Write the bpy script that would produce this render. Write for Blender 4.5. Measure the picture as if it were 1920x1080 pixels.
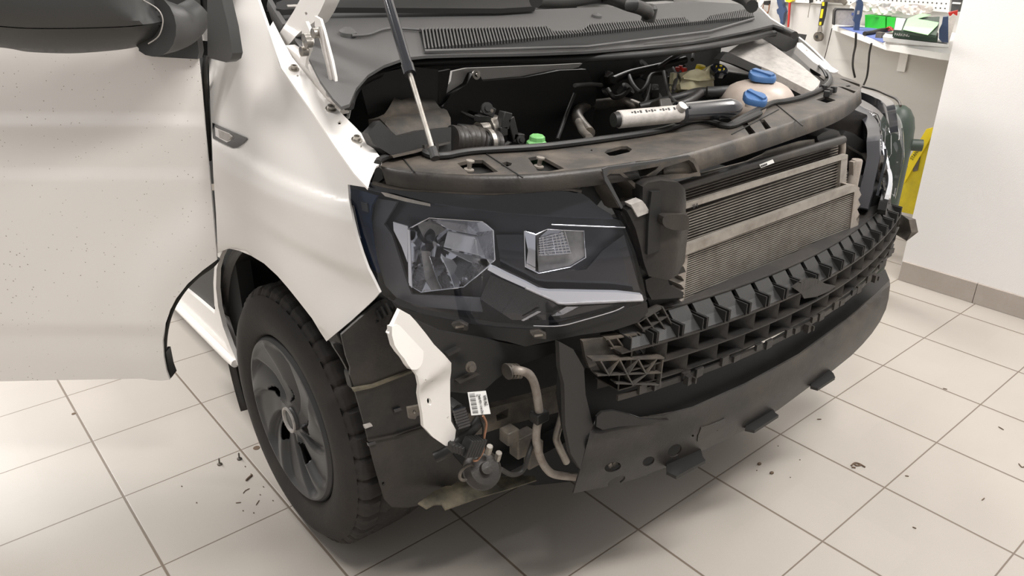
import bpy, math, random
import numpy as np
from mathutils import Vector, Matrix
from mathutils.geometry import delaunay_2d_cdt
random.seed(7)
for o in list(bpy.data.objects): bpy.data.objects.remove(o)
scene = bpy.context.scene
COL = scene.collection
# ------------------------------------------------------------------ camera, world, lights, exposure
cam = bpy.data.objects.new('camera', bpy.data.cameras.new('camera')); COL.objects.link(cam)
CAM = Vector((-.26607, -2.65247, 1.41327)); ROT = (1.1425, -.0038, -.6975); FOC = 1436.29
cam.location = CAM; cam.rotation_euler = ROT; cam.data.sensor_width = 36; cam.data.lens = 36 * FOC / 1920
cam.data.clip_start = .02; cam.data.clip_end = 60
scene.camera = cam
scene.view_settings.view_transform = 'Standard'; scene.view_settings.look = 'None'
scene.view_settings.exposure = 0.95; scene.view_settings.gamma = 1; scene.view_settings.use_curve_mapping = False
w = bpy.data.worlds.new('world'); scene.world = w; w.use_nodes = True
w.node_tree.nodes['Background'].inputs[0].default_value = (1, .975, .95, 1); w.node_tree.nodes['Background'].inputs[1].default_value = .24
def area(name, loc, size, energy, aim, col=(1, .965, .93)):
    l = bpy.data.lights.new(name, 'AREA'); l.shape = 'RECTANGLE'; l.size, l.size_y = size; l.energy = energy; l.color = col
    o = bpy.data.objects.new(name, l); COL.objects.link(o); o.location = loc
    o.rotation_euler = (Vector(aim) - Vector(loc)).to_track_quat('-Z', 'Y').to_euler(); return o
area('ceiling_lamp', (-.5, 2.0, 2.95), (.4, 5.0), 135, (-.5, 2.0, 0))
area('ceiling_lamp', (.7, -2.75, 2.95), (1.6, .25), 40, (.8, -2.5, 0))
area('ceiling_lamp', (3.1, -2.6, 2.95), (.5, 1.6), 40, (3.0, -2.2, 0))
area('ceiling_lamp', (3.2, .3, 2.9), (1.3, .4), 40, (3.5, -.2, 0))
# ------------------------------------------------------------------ helpers
RM = __import__('mathutils').Euler(ROT).to_matrix()
def ray(u, v): return RM @ Vector(((u - 960) / FOC, (540 - v) / FOC, -1))
XC = 1.23
class Pl:
    def __init__(s, n, d): s.n = Vector(n); s.d = d
    def hit(s, u, v):
        r = ray(u, v); return CAM + r * ((s.d - s.n.dot(CAM)) / s.n.dot(r))
def PX(c): return Pl((1, 0, 0), c)
def PY(c): return Pl((0, 1, 0), c)
def PZ(c): return Pl((0, 0, 1), c)
def PP(p, n): n = Vector(n); return Pl(n, n.dot(Vector(p)))
class Im:
    def __init__(s, g, lo=.5, hi=5.): s.g = g; s.lo = lo; s.hi = hi
    def hit(s, u, v):
        r = ray(u, v); t = s.lo; g0 = s.g(CAM + r * t); best = (abs(g0), t)
        while t < s.hi:
            t2 = t + .03; g1 = s.g(CAM + r * t2)
            if abs(g1) < best[0]: best = (abs(g1), t2)
            if g0 * g1 <= 0:
                a, b = t, t2
                for _ in range(18):
                    m = (a + b) / 2
                    if g0 * s.g(CAM + r * m) <= 0: b = m
                    else: a = m
                return CAM + r * ((a + b) / 2)
            t, g0 = t2, g1
        return CAM + r * best[1]
def sst(a, b, x): x = min(1, max(0, (x - a) / (b - a))); return x * x * (3 - 2 * x)
def crease(y, z):
    r = math.hypot(y + 1.10, z - .335)
    c = .016 * (1 - sst(.47, .60, r)) - .006 * (1 - sst(.44, .452, r))
    c += .012 * (1 - sst(.985, 1.0, z - .04 * (y + 1.1))) * 1.0
    c -= .008 * (1 - sst(.86, .9, z - .1 * (y + 1.1)))
    return c
def body(off=0, cr=True):
    def g(p):
        a = .93 - .012 - .3 * max(0, p.z - .95) + off + (crease(p.y, p.z) if cr else 0)
        D = .80 - .3 * max(0, p.z - .9) + off
        return (abs(p.x - XC) / a) ** 2.6 + (max(0, -1.10 - p.y) / D) ** 2.6 - 1
    return Im(g)
def front(y0, k, f=None):           # bowed front surface across the van
    return Im(lambda p: p.y - (y0 + k * (p.x - XC) ** 2 + (f(p.z) if f else 0)))
def catmull(P, n=5, closed=False):
    P = [Vector(p) for p in P]; N = len(P); out = []
    rng = range(N) if closed else range(N - 1)
    for i in rng:
        if closed: a, b, c, d = P[i - 1], P[i], P[(i + 1) % N], P[(i + 2) % N]
        else: a, b, c, d = P[max(i - 1, 0)], P[i], P[i + 1], P[min(i + 2, N - 1)]
        for k in range(n):
            t = k / n
            out.append(.5 * ((2 * b) + (c - a) * t + (2 * a - 5 * b + 4 * c - d) * t * t + (3 * b - a - 3 * c + d) * t ** 3))
    if not closed: out.append(P[-1])
    return out
def link(name, verts, faces, mat, parent=None, smooth=True, mats=None, fm=None):
    me = bpy.data.meshes.new(name); me.from_pydata([tuple(v) for v in verts], [], faces); me.validate(); me.update()
    for m in (mats or [mat]): me.materials.append(m)
    if fm: me.polygons.foreach_set('material_index', fm)
    if smooth: me.polygons.foreach_set('use_smooth', [True] * len(me.polygons)); 
    o = bpy.data.objects.new(name, me); COL.objects.link(o)
    if smooth:
        try: me.set_sharp_from_angle(angle=math.radians(38))
        except Exception: pass
    if parent: setp(o, parent)
    return o
LOC = {}
def setp(o, parent):
    o.parent = parent
    p = parent; l = Vector((0, 0, 0))
    if p.type == 'EMPTY': l = p.location
    o.matrix_parent_inverse = Matrix.Translation(-l)
def tag(o, label=None, cat=None, group=None, kind=None):
    if label: o['label'] = label
    if cat: o['category'] = cat
    if group: o['group'] = group
    if kind: o['kind'] = kind
    return o
def empty(name, loc, label, cat, group=None):
    o = bpy.data.objects.new(name, None); COL.objects.link(o); o.location = loc; o.empty_display_size = .05
    return tag(o, label, cat, group)
def inpoly(x, y, P):
    c = False; j = len(P) - 1
    for i in range(len(P)):
        if (P[i][1] > y) != (P[j][1] > y) and x < (P[j][0] - P[i][0]) * (y - P[i][1]) / (P[j][1] - P[i][1]) + P[i][0]: c = not c
        j = i
    return c
def tri2d(out, holes, g):
    pts = [Vector((p[0], p[1])) for p in out]; edges = [(i, (i + 1) % len(out)) for i in range(len(out))]
    for h in holes:
        b = len(pts); pts += [Vector((p[0], p[1])) for p in h]; edges += [(b + i, b + (i + 1) % len(h)) for i in range(len(h))]
    if g:
        # split long border edges so that borders follow the surface too
        e2 = []
        for a, b in edges:
            n = max(1, int((pts[b] - pts[a]).length / g)); prev = a
            for k in range(1, n):
                pts.append(pts[a].lerp(pts[b], k / n)); e2.append((prev, len(pts) - 1)); prev = len(pts) - 1
            e2.append((prev, b))
        edges = e2; border = [p.copy() for p in pts]
        x0 = min(p.x for p in pts); x1 = max(p.x for p in pts); y0 = min(p.y for p in pts); y1 = max(p.y for p in pts)
        B = np.array([tuple(p) for p in border]); row = 0; y = y0 + g * .5
        while y < y1:
            x = x0 + (g * .5 if row % 2 else 0)
            while x < x1:
                if inpoly(x, y, out) and not any(inpoly(x, y, h) for h in holes) and ((B - (x, y)) ** 2).sum(1).min() > (g * .45) ** 2: pts.append(Vector((x, y)))
                x += g
            y += g * .87; row += 1
    V, E, F, *_ = delaunay_2d_cdt(pts, edges, [], 0, 1e-7 if not g or g < 1 else 1e-5)
    F2 = []
    for f in F:
        cx = sum(V[i].x for i in f) / len(f); cy = sum(V[i].y for i in f) / len(f)
        if inpoly(cx, cy, out) and not any(inpoly(cx, cy, h) for h in holes): F2.append(list(f))
    return V, F2
def solid(name, out, surf, mat, parent=None, t=.004, holes=(), g=0, ext=None, sm=0, disp=None, smooth=True, label=None):
    """outline (pixel coordinates of the photograph) laid on a real surface of the van, given real thickness"""
    if sm: out = [tuple(p) for p in catmull([(a, b, 0) for a, b in out], sm, True)]
    V, F = tri2d(out, holes, g)
    if callable(surf): P = [Vector(surf(v.x, v.y)) for v in V]
    else: P = [surf.hit(v.x, v.y) for v in V]
    return thick(name, P, F, mat, parent, t, ext, disp, smooth, label)
def thick(name, P, F, mat, parent, t, ext=None, disp=None, smooth=True, label=None):
    if disp: P = [p + Vector(disp(p)) for p in P]
    N = [Vector((0, 0, 0)) for _ in P]; tot = 0; C = sum(P, Vector()) / len(P)
    for f in F:
        n = (P[f[1]] - P[f[0]]).cross(P[f[2]] - P[f[0]])
        for i in f: N[i] += n
        tot += n.dot(CAM - C)
    sg = 1 if tot > 0 else -1
    if sg < 0: F = [f[::-1] for f in F]; N = [-n for n in N]
    if ext is not None: Q = [p + Vector(ext) for p in P]
    else: Q = [p - n.normalized() * t for p, n in zip(P, N)]
    nP = len(P); cnt = {}
    for f in F:
        for a, b in zip(f, f[1:] + f[:1]): cnt[(a, b)] = cnt.get((a, b), 0) + 1
    faces = [list(f) for f in F] + [[i + nP for i in f[::-1]] for f in F]
    for (a, b) in cnt:
        if (b, a) not in cnt: faces.append([b, a, a + nP, b + nP])
    o = link(name, P + Q, faces, mat, parent, smooth)
    if label: o['label'] = label
    return o
class MB:
    def __init__(s): s.v = []; s.f = []; s.m = []
    def add(s, v, f, m=0):
        b = len(s.v); s.v += [Vector(x) for x in v]; s.f += [[i + b for i in q] for q in f]; s.m += [m] * len(f)
    def box(s, c, d, rot=None, m=0, taper=1):
        c = Vector(c); R = rot or Matrix.Identity(3); v = []
        for z in (-1, 1):
            k = taper if z > 0 else 1
            for x, y in ((-1, -1), (1, -1), (1, 1), (-1, 1)): v.append(c + R @ Vector((x * d[0] / 2 * k, y * d[1] / 2 * k, z * d[2] / 2)))
        s.add(v, [[3, 2, 1, 0], [4, 5, 6, 7], [0, 1, 5, 4], [1, 2, 6, 5], [2, 3, 7, 6], [3, 0, 4, 7]], m)
    def bar(s, a, b, wd, h, up=(0, 0, 1), m=0):
        a, b = Vector(a), Vector(b); z = (b - a); L = z.length; z.normalize(); x = Vector(up).cross(z)
        if x.length < 1e-4: x = Vector((1, 0, 0)).cross(z)
        x.normalize(); y = z.cross(x); s.box((a + b) / 2, (wd, h, L), Matrix((x, y, z)).transposed(), m)
    def tube(s, P, r, n=10, m=0, cap=True):
        P = [Vector(p) for p in P]; R = r if isinstance(r, (list, tuple)) else [r] * len(P)
        up = Vector((.13, .21, .97)); rings = []; prev = None
        for i, p in enumerate(P):
            d = (P[min(i + 1, len(P) - 1)] - P[max(i - 1, 0)])
            d = d.normalized() if d.length > 1e-9 else Vector((0, 0, 1))
            x = (prev - d * prev.dot(d)) if prev else up.cross(d)
            if x.length < 1e-5: x = Vector((1, 0, 0)).cross(d)
            x.normalize(); prev = x; y = d.cross(x)
            rings.append([p + (x * math.cos(a) + y * math.sin(a)) * R[i] for a in [2 * math.pi * k / n for k in range(n)]])
        v = [q for g in rings for q in g]; f = []
        for i in range(len(P) - 1):
            for k in range(n): k2 = (k + 1) % n; f.append([i * n + k, i * n + k2, (i + 1) * n + k2, (i + 1) * n + k])
        if cap: f.append([k for k in range(n)][::-1]); f.append([(len(P) - 1) * n + k for k in range(n)])
        s.add(v, f, m)
    def lathe(s, a, b, prof, n=24, m=0):     # prof: (distance along a->b axis in metres, radius)
        a, b = Vector(a), Vector(b); d = (b - a).normalized(); s.tube([a + d * h + d * 1e-6 * i for i, (h, _) in enumerate(prof)], [max(r, 1e-4) for _, r in prof], n, m) if False else s._l(a, d, prof, n, m)
    def _l(s, a, d, prof, n, m):
        x = Vector((0, 0, 1)).cross(d)
        if x.length < .05: x = Vector((1, 0, 0)).cross(d)
        x.normalize(); y = d.cross(x); v = []; f = []
        for h, r in prof:
            for k in range(n): t = 2 * math.pi * k / n; v.append(a + d * h + (x * math.cos(t) + y * math.sin(t)) * max(r, 1e-4))
        for i in range(len(prof) - 1):
            for k in range(n): k2 = (k + 1) % n; f.append([i * n + k, i * n + k2, (i + 1) * n + k2, (i + 1) * n + k])
        s.add(v, f, m)
    def build(s, name, mat, parent=None, smooth=True, mats=None, bevel=0, label=None):
        o = link(name, s.v, s.f, mat, parent, smooth, mats, s.m if mats else None)
        if bevel: b = o.modifiers.new('bevel', 'BEVEL'); b.width = bevel; b.segments = 2; b.limit_method = 'ANGLE'
        if label: o['label'] = label
        return o
def pt(u, v, surf): return surf.hit(u, v)
def pxtube(name, L, r, mat, parent=None, n=5, seg=10, label=None):
    """cable or pipe through points (u, v, plane)"""
    P = [s.hit(u, v) for u, v, s in L]; P = catmull(P, n)
    m = MB(); m.tube(P, r, seg); return m.build(name, mat, parent, label=label)
# ------------------------------------------------------------------ materials
def mat(name, col, rough=.5, metal=0, noise=None, spec=.5, coat=0, bump=0, bscale=200, alpha=None, trans=0, nscale=30):
    m = bpy.data.materials.new(name); m.use_nodes = True; nt = m.node_tree; b = nt.nodes['Principled BSDF']
    b.inputs['Base Color'].default_value = (*col, 1); b.inputs['Roughness'].default_value = rough; b.inputs['Metallic'].default_value = metal
    b.inputs['Specular IOR Level'].default_value = spec; b.inputs['Coat Weight'].default_value = coat; b.inputs['Coat Roughness'].default_value = .05
    tc = nt.nodes.new('ShaderNodeTexCoord')
    if noise:
        n = nt.nodes.new('ShaderNodeTexNoise'); n.inputs['Scale'].default_value = nscale; n.inputs['Detail'].default_value = 6; n.inputs['Roughness'].default_value = .65
        nt.links.new(tc.outputs['Object'], n.inputs['Vector'])
        r = nt.nodes.new('ShaderNodeValToRGB'); r.color_ramp.elements[0].position = .42; r.color_ramp.elements[1].position = .72
        r.color_ramp.elements[0].color = (*col, 1); r.color_ramp.elements[1].color = (*noise, 1)
        nt.links.new(n.outputs['Fac'], r.inputs['Fac']); nt.links.new(r.outputs['Color'], b.inputs['Base Color'])
    if bump:
        n2 = nt.nodes.new('ShaderNodeTexNoise'); n2.inputs['Scale'].default_value = bscale; n2.inputs['Detail'].default_value = 3
        nt.links.new(tc.outputs['Object'], n2.inputs['Vector']); bp = nt.nodes.new('ShaderNodeBump'); bp.inputs['Strength'].default_value = bump; bp.inputs['Distance'].default_value = .002
        nt.links.new(n2.outputs['Fac'], bp.inputs['Height']); nt.links.new(bp.outputs['Normal'], b.inputs['Normal'])
    return m
def glassy(name, tint=(1, 1, 1), refl=.08):
    m = bpy.data.materials.new(name); m.use_nodes = True; nt = m.node_tree; nt.nodes.remove(nt.nodes['Principled BSDF'])
    tr = nt.nodes.new('ShaderNodeBsdfTransparent'); tr.inputs[0].default_value = (*tint, 1)
    gl = nt.nodes.new('ShaderNodeBsdfGlossy'); gl.inputs['Roughness'].default_value = .03; gl.inputs[0].default_value = (1, 1, 1, 1)
    fr = nt.nodes.new('ShaderNodeFresnel'); fr.inputs[0].default_value = 1.45; mx = nt.nodes.new('ShaderNodeMixShader')
    ge = nt.nodes.new('ShaderNodeNewGeometry'); iv = nt.nodes.new('ShaderNodeMath'); iv.operation = 'SUBTRACT'; iv.inputs[0].default_value = 1; nt.links.new(ge.outputs['Backfacing'], iv.inputs[1])
    ml = nt.nodes.new('ShaderNodeMath'); ml.operation = 'MULTIPLY'; nt.links.new(fr.outputs[0], ml.inputs[0]); nt.links.new(iv.outputs[0], ml.inputs[1])
    nt.links.new(ml.outputs[0], mx.inputs[0]); nt.links.new(tr.outputs[0], mx.inputs[1]); nt.links.new(gl.outputs[0], mx.inputs[2])
    nt.links.new(mx.outputs[0], nt.nodes['Material Output'].inputs[0]); return m
M = dict(
    white=mat('white_paint', (.86, .83, .795), .30, coat=.6), whited=mat('white_door_paint', (.87, .83, .79), .30, coat=.5),
    plastic=mat('black_plastic', (.015, .0145, .014), .5, bump=.12, bscale=500),
    dusty=mat('dusty_black_plastic', (.045, .041, .037), .5, noise=(.12, .10, .08), nscale=14, bump=.15, bscale=300),
    dusty2=mat('dirty_black_plastic', (.016, .015, .0145), .45, noise=(.045, .037, .030), nscale=9, bump=.2),
    grey=mat('grey_cowl_plastic', (.085, .084, .083), .55, bump=.2, bscale=900),
    rubber=mat('rubber_seal', (.018, .017, .016), .6, noise=(.04, .036, .03), nscale=20),
    tyre=mat('tyre_rubber', (.022, .019, .0175), .75, noise=(.035, .028, .023), nscale=10, bump=.3, bscale=120),
    cap=mat('hubcap_plastic', (.055, .055, .056), .42, bump=.05),
    steel=mat('zinc_steel', (.45, .43, .40), .38, 1, noise=(.3, .27, .23)),
    alu=mat('aluminium', (.40, .37, .33), .42, .6, noise=(.26, .23, .20), nscale=25),
    alud=mat('radiator_rail', (.36, .32, .28), .5, .3, noise=(.22, .18, .15), nscale=30),
    fins=mat('radiator_fins', (.020, .015, .012), .7, noise=(.055, .042, .034), nscale=8, bump=.5, bscale=700),
    chrome=mat('chrome', (.85, .85, .86), .06, 1),
    chromed=mat('ribbed_chrome', (.55, .55, .56), .15, 1, bump=.9, bscale=160),
    gloss=mat('gloss_black', (.012, .013, .017), .12, coat=.6),
    bezel=mat('headlight_bezel', (.05, .05, .056), .32), bezel2=mat('headlight_side_bezel', (.11, .11, .115), .38),
    blue_dark=mat('dark_blue_plastic', (.01, .025, .06), .2),
    clear=glassy('clear_lens', (.93, .94, .97)),
    glass=glassy('tinted_glass', (.08, .1, .09)),
    silver=mat('silver_sheet', (.50, .47, .44), .5, .15, noise=(.36, .34, .32), nscale=60, bump=.4, bscale=90),
    wall=mat('painted_wall', (.88, .865, .85), .85, bump=.25, bscale=220),
    wallg=mat('grey_wall', (.60, .58, .55), .85, bump=.2, bscale=220),
    board=mat('white_board', (.82, .81, .78), .35),
    tank=mat('tank_plastic', (.46, .39, .34), .35, noise=(.38, .31, .26), nscale=8),
    brake=mat('reservoir_plastic', (.50, .46, .30), .35, noise=(.38, .32, .18), nscale=20),
    blue=mat('blue_plastic', (.06, .14, .31), .38),
    green=mat('green_cap', (.16, .42, .14), .4),
    greenb=mat('green_bin', (.03, .50, .04), .35),
    yellow=mat('yellow_plastic', (.80, .62, .02), .4),
    yellowd=mat('yellow_metal', (.72, .58, .02), .45, noise=(.5, .4, .03), nscale=8),
    paper=mat('paper', (.82, .82, .80), .7), greenp=mat('green_paper', (.42, .78, .40), .7),
    ink=mat('black_ink', (.02, .02, .02), .6), lightink=mat('light_ink', (.75, .75, .72), .6),
    red=mat('red_plastic', (.55, .03, .02), .4), bluem=mat('blue_mat', (.12, .17, .42), .7),
    navy=mat('navy_tool', (.05, .08, .16), .3), dgreen=mat('dark_green_paint', (.035, .05, .038), .45),
    darkbox=mat('dark_green_box', (.03, .06, .04), .5), copper=mat('copper_wire', (.30, .15, .09), .45, .4), strip=mat('bright_strip', (.86, .86, .87), .22, .55), refl=mat('bright_reflector', (.88, .88, .88), .22, .5),
    under=mat('undertray', (.08, .074, .056), .65, noise=(.26, .22, .15), nscale=12),
    dirtym=mat('dirty_steel', (.10, .09, .08), .5, .4, noise=(.22, .19, .15), nscale=20),
    dark=mat('dark_interior', (.012, .012, .012), .8), chip=mat('brown_debris', (.13, .09, .06), .9),
    grout=mat('grout', (.24, .20, .16), .9), skirt=mat('skirting_tile', (.42, .37, .33), .5, noise=(.46, .41, .37), nscale=12),
    mirror=mat('mirror_plastic', (.050, .050, .049), .48, bump=.1, bscale=700), mirror2=mat('mirror_cover_plastic', (.028, .028, .027), .42, bump=.1, bscale=700),
    bag=mat('plastic_bag', (.75, .70, .65), .2, noise=(.55, .5, .45), nscale=30, bump=1, bscale=60),
)
def floor_mat():
    m = bpy.data.materials.new('floor_tiles'); m.use_nodes = True; nt = m.node_tree; b = nt.nodes['Principled BSDF']; N = nt.nodes.new; K = nt.links.new
    g = N('ShaderNodeNewGeometry'); sp = N('ShaderNodeSeparateXYZ'); K(g.outputs['Position'], sp.inputs[0])
    def mth(op, a, c, c2=None):
        n = N('ShaderNodeMath'); n.operation = op
        for i, x in enumerate((a, c, c2)):
            if x is None: continue
            if isinstance(x, (int, float)): n.inputs[i].default_value = x
            else: K(x, n.inputs[i])
        return n.outputs[0]
    def line(ax, wd):
        s = mth('MULTIPLY', sp.outputs[ax], 3.0); s = mth('ADD', s, 90.5); fr = mth('FRACT', s, 0); d = mth('ABSOLUTE', mth('SUBTRACT', fr, .5), 0)
        return mth('SMOOTH_MIN', mth('DIVIDE', d, wd), 1.0, .2), mth('FLOOR', mth('ADD', s, -.0), 0)
    lx, ix = line(0, .0125); ly, iy = line(1, .0075)
    near = mth('MINIMUM', lx, ly)
    st = N('ShaderNodeMapRange'); st.inputs[1].default_value = .55; st.inputs[2].default_value = 1.0; K(near, st.inputs[0])
    cmb = N('ShaderNodeCombineXYZ'); K(ix, cmb.inputs[0]); K(iy, cmb.inputs[1])
    wn = N('ShaderNodeTexWhiteNoise'); K(cmb.outputs[0], wn.inputs[0])
    ns = N('ShaderNodeTexNoise'); ns.inputs['Scale'].default_value = 420; K(g.outputs['Position'], ns.inputs['Vector'])
    nl = N('ShaderNodeTexNoise'); nl.inputs['Scale'].default_value = 5; nl.inputs['Detail'].default_value = 5; K(g.outputs['Position'], nl.inputs['Vector'])
    v = mth('ADD', mth('MULTIPLY', wn.outputs[0], .03), mth('ADD', mth('MULTIPLY', ns.outputs[0], .16), mth('MULTIPLY', nl.outputs[0], .10)))
    v = mth('ADD', v, .84)
    c1 = N('ShaderNodeMix'); c1.data_type = 'RGBA'; c1.blend_type = 'MULTIPLY'; c1.inputs[0].default_value = 1; c1.inputs[6].default_value = (.43, .395, .355, 1)
    cc = N('ShaderNodeCombineColor'); [K(v, cc.inputs[i]) for i in range(3)]; K(cc.outputs[0], c1.inputs[7])
    mx = N('ShaderNodeMix'); mx.data_type = 'RGBA'; K(st.outputs[0], mx.inputs[0]); mx.inputs[6].default_value = (.17, .135, .105, 1); K(c1.outputs[2], mx.inputs[7])
    K(mx.outputs[2], b.inputs['Base Color'])
    rg = mth('ADD', mth('MULTIPLY', ns.outputs[0], .25), .26); K(rg, b.inputs['Roughness'])
    bp = N('ShaderNodeBump'); bp.inputs['Strength'].default_value = .35; bp.inputs['Distance'].default_value = .001
    hh = mth('ADD', mth('MULTIPLY', st.outputs[0], 1.5), mth('MULTIPLY', ns.outputs[0], .35)); K(hh, bp.inputs['Height']); K(bp.outputs[0], b.inputs['Normal'])
    return m
M['floor'] = floor_mat()
def speckle(m):      # road dirt flecks on the door
    nt = m.node_tree; b = nt.nodes['Principled BSDF']; tc = nt.nodes.new('ShaderNodeTexCoord')
    n = nt.nodes.new('ShaderNodeTexVoronoi'); n.inputs['Scale'].default_value = 75; n2 = nt.nodes.new('ShaderNodeTexNoise'); n2.inputs['Scale'].default_value = 3.5
    nt.links.new(tc.outputs['Object'], n.inputs['Vector']); nt.links.new(tc.outputs['Object'], n2.inputs['Vector'])
    a = nt.nodes.new('ShaderNodeMath'); a.operation = 'MULTIPLY_ADD'; a.inputs[1].default_value = -.22; a.inputs[2].default_value = .19; nt.links.new(n2.outputs[0], a.inputs[0])
    c = nt.nodes.new('ShaderNodeMath'); c.operation = 'LESS_THAN'; nt.links.new(n.outputs['Distance'], c.inputs[0]); nt.links.new(a.outputs[0], c.inputs[1])
    mx = nt.nodes.new('ShaderNodeMix'); mx.data_type = 'RGBA'; mx.inputs[6].default_value = b.inputs['Base Color'].default_value; mx.inputs[7].default_value = (.33, .28, .22, 1)
    nt.links.new(c.outputs[0], mx.inputs[0]); nt.links.new(mx.outputs[2], b.inputs['Base Color'])
speckle(M['whited'])
def boxobj(name, lo, hi, m, parent=None, bevel=0, kind=None):
    b = MB(); b.box([(a + c) / 2 for a, c in zip(lo, hi)], [c - a for a, c in zip(lo, hi)]); o = b.build(name, m, parent, smooth=False, bevel=bevel)
    if kind: o['kind'] = kind
    return o
def text(name, s, a, b, up, surf, m, parent=None, h=None, lift=.0015):
    """lettering from pixel a to pixel b along its baseline, up = pixel above the baseline start"""
    A, B, U = pt(*a, surf), pt(*b, surf), pt(*up, surf)
    cu = bpy.data.curves.new(name, 'FONT'); cu.body = s; cu.size = 1; o = bpy.data.objects.new(name, cu)
    COL.objects.link(o); bpy.context.view_layer.update()
    me = bpy.data.meshes.new_from_object(o.evaluated_get(bpy.context.evaluated_depsgraph_get())); bpy.data.objects.remove(o); bpy.data.curves.remove(cu)
    xs = [v.co.x for v in me.vertices]; ys = [v.co.y for v in me.vertices]; W = max(xs); H = max(ys)
    X = (B - A); Y = (U - A); n = X.cross(Y).normalized()
    if n.dot(CAM - A) < 0: n = -n
    for v in me.vertices: v.co = A + X * (v.co.x / W) + Y * (v.co.y / H) + n * lift
    me.materials.clear(); me.materials.append(m); o = bpy.data.objects.new(name, me); COL.objects.link(o)
    # give the print a little body
    sd = o.modifiers.new('thickness', 'SOLIDIFY'); sd.thickness = .0006; sd.offset = 0
    if parent: setp(o, parent)
    return o
# ------------------------------------------------------------------ room
boxobj('floor', (-5, -7, -.05), (6, 6, 0), M['floor'], kind='structure')
boxobj('wall_right', (3.16, -7, 0), (3.27, -1.33, 3.0), M['wall'], kind='structure')
boxobj('wall_back', (4.3, -7, 0), (4.4, 6, 3.0), M['wallg'], kind='structure')
boxobj('wall_rear', (-5, 5.9, 0), (4.3, 6, 3.0), M['wallg'], kind='structure')
bb = MB(); y = -1.335; 
edges = [-1.335, -1.655] + [-1.655 - .3333 * k for k in range(1, 16)]
for a, b in zip(edges, edges[1:]): bb.box((3.153, (a + b) / 2, .046), (.014, abs(a - b) - .003, .09))
bb.box((3.156, -4, .045), (.008, 5.2, .088), m=1)
o = bb.build('baseboard_right', None, smooth=False, mats=[M['skirt'], M['grout']]); o['kind'] = 'structure'
# ------------------------------------------------------------------ the van: outer panels
van = empty('van', (XC, -.6, 0), 'white van with front bumper removed, hood open and front door ajar', 'van')
def mirror_tree(o, parent=None):
    c = o.copy(); COL.objects.link(c)
    if parent: c.parent = parent
    else:
        c.location = (2 * XC, 0, 0); c.scale = (-1, 1, 1)
    for ch in list(o.children): mirror_tree(ch, c)
    return c
# front fender
fen = [(392, -60), (470, -60), (484, 0), (503, 55), (527, 127), (580, 202), (630, 277), (664, 325), (690, 352), (652, 346), (654, 372), (661, 410), (668, 440), (679, 475), (690, 505), (712, 549),
       (700, 563), (660, 600), (612, 640), (600, 622), (585, 597), (560, 565), (540, 540), (520, 517), (495, 494), (470, 479), (448, 470), (430, 466), (418, 470), (408, 475), (405, 400), (400, 330), (397, 260), (393, 170), (391, 100)]
fender = solid('fender', fen, body(), M['white'], van, t=.006, g=9)
# inner flange that carries the bolts
FL = PP((.4, -1.51, 1.066), (0, -.43, 1))
fl = [(503, 55), (527, 127), (580, 202), (630, 277), (664, 325), (690, 353), (695, 335), (705, 312), (716, 306), (714, 296), (694, 268), (668, 240), (640, 212), (612, 186), (590, 160), (566, 130), (548, 108), (530, 75), (512, 40)]
flange = solid('fender_flange', fl, FL, M['white'], van, t=.004, holes=[[(633, 229), (637, 226), (641, 229), (638, 233), (634, 233)], [(675, 273), (678, 272), (679, 275), (676, 277)], [(556, 141), (559, 140), (560, 143), (557, 144)]])
for k, (u, v) in enumerate([(551, 130), (620, 205), (669, 263)]):
    p = pt(u, v, FL); b = MB(); n = Vector((0, -.39, .92)); b.lathe(p - n * .006, p + n, [(0, .0), (0, .010), (.008, .010), (.0085, .0065), (.014, .0065), (.0145, .0035), (.011, .003), (.011, 0)], 16); b.build('bolt', M['steel'], flange)
mirror_fender = mirror_tree(fender); mirror_fender['label'] = 'fender on the side by the wall'
flR = [(1495, 80), (1503, 80), (1540, 112), (1572, 133), (1566, 137), (1552, 133), (1525, 116), (1494, 88)]
solid('fender_flange', flR, PP((2.05, -1.4, 1.09), (0, -.43, 1)), M['white'], van, t=.02, holes=[[(1509, 93), (1513, 93), (1516, 96), (1512, 96)]])
# side indicator
si = solid('side_indicator', [(398, 230), (405, 233), (440, 249), (460, 258), (462, 261), (455, 268), (443, 276), (436, 277), (420, 270), (399, 259)], body(.004), M['gloss'], fender, t=.006, g=14)
solid('indicator_lens', [(403, 238), (408, 241), (430, 250), (436, 255), (433, 263), (425, 267), (412, 260), (404, 255)], body(.006), M['chrome'], fender, t=.002)
solid('indicator_lens', [(409, 243), (428, 251), (433, 256), (430, 262), (424, 264), (411, 258)], body(.008), M['silver'], fender, t=.002)
# pillar trim
PT = Im(lambda p: (p.x - .30 - .12 * max(0, p.y + 1.02) - .35 * max(0, p.z - 1.18)))
solid('pillar_trim', [(388, -60), (408, -60), (416, 0), (428, 50), (434, 88), (436, 100), (433, 111), (424, 117), (396, 110), (389, 105)], PX(.292), M['mirror'], van, t=.02)
solid('door_pillar', [(366, -60), (392, -60), (396, 120), (402, 300), (408, 478), (400, 500), (380, 480), (372, 200)], PX(.375), M['dark'], van, t=.02)
solid('pillar_bracket', [(372, 40), (389, 42), (390, 77), (378, 76)], PX(.36), M['white'], van, t=.01)
for (a, b_) in ((345, 357), (483, 490)):
    solid('hinge', [(396, a), (403, a), (404, b_), (397, b_)], PX(.34), M['steel'], van, t=.01)
pxtube('door_cable', [(388, 105, PX(.36)), (384, 130, PX(.35)), (387, 190, PX(.35)), (390, 240, PX(.35)), (392, 300, PX(.35))], .006, M['rubber'], van)
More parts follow.
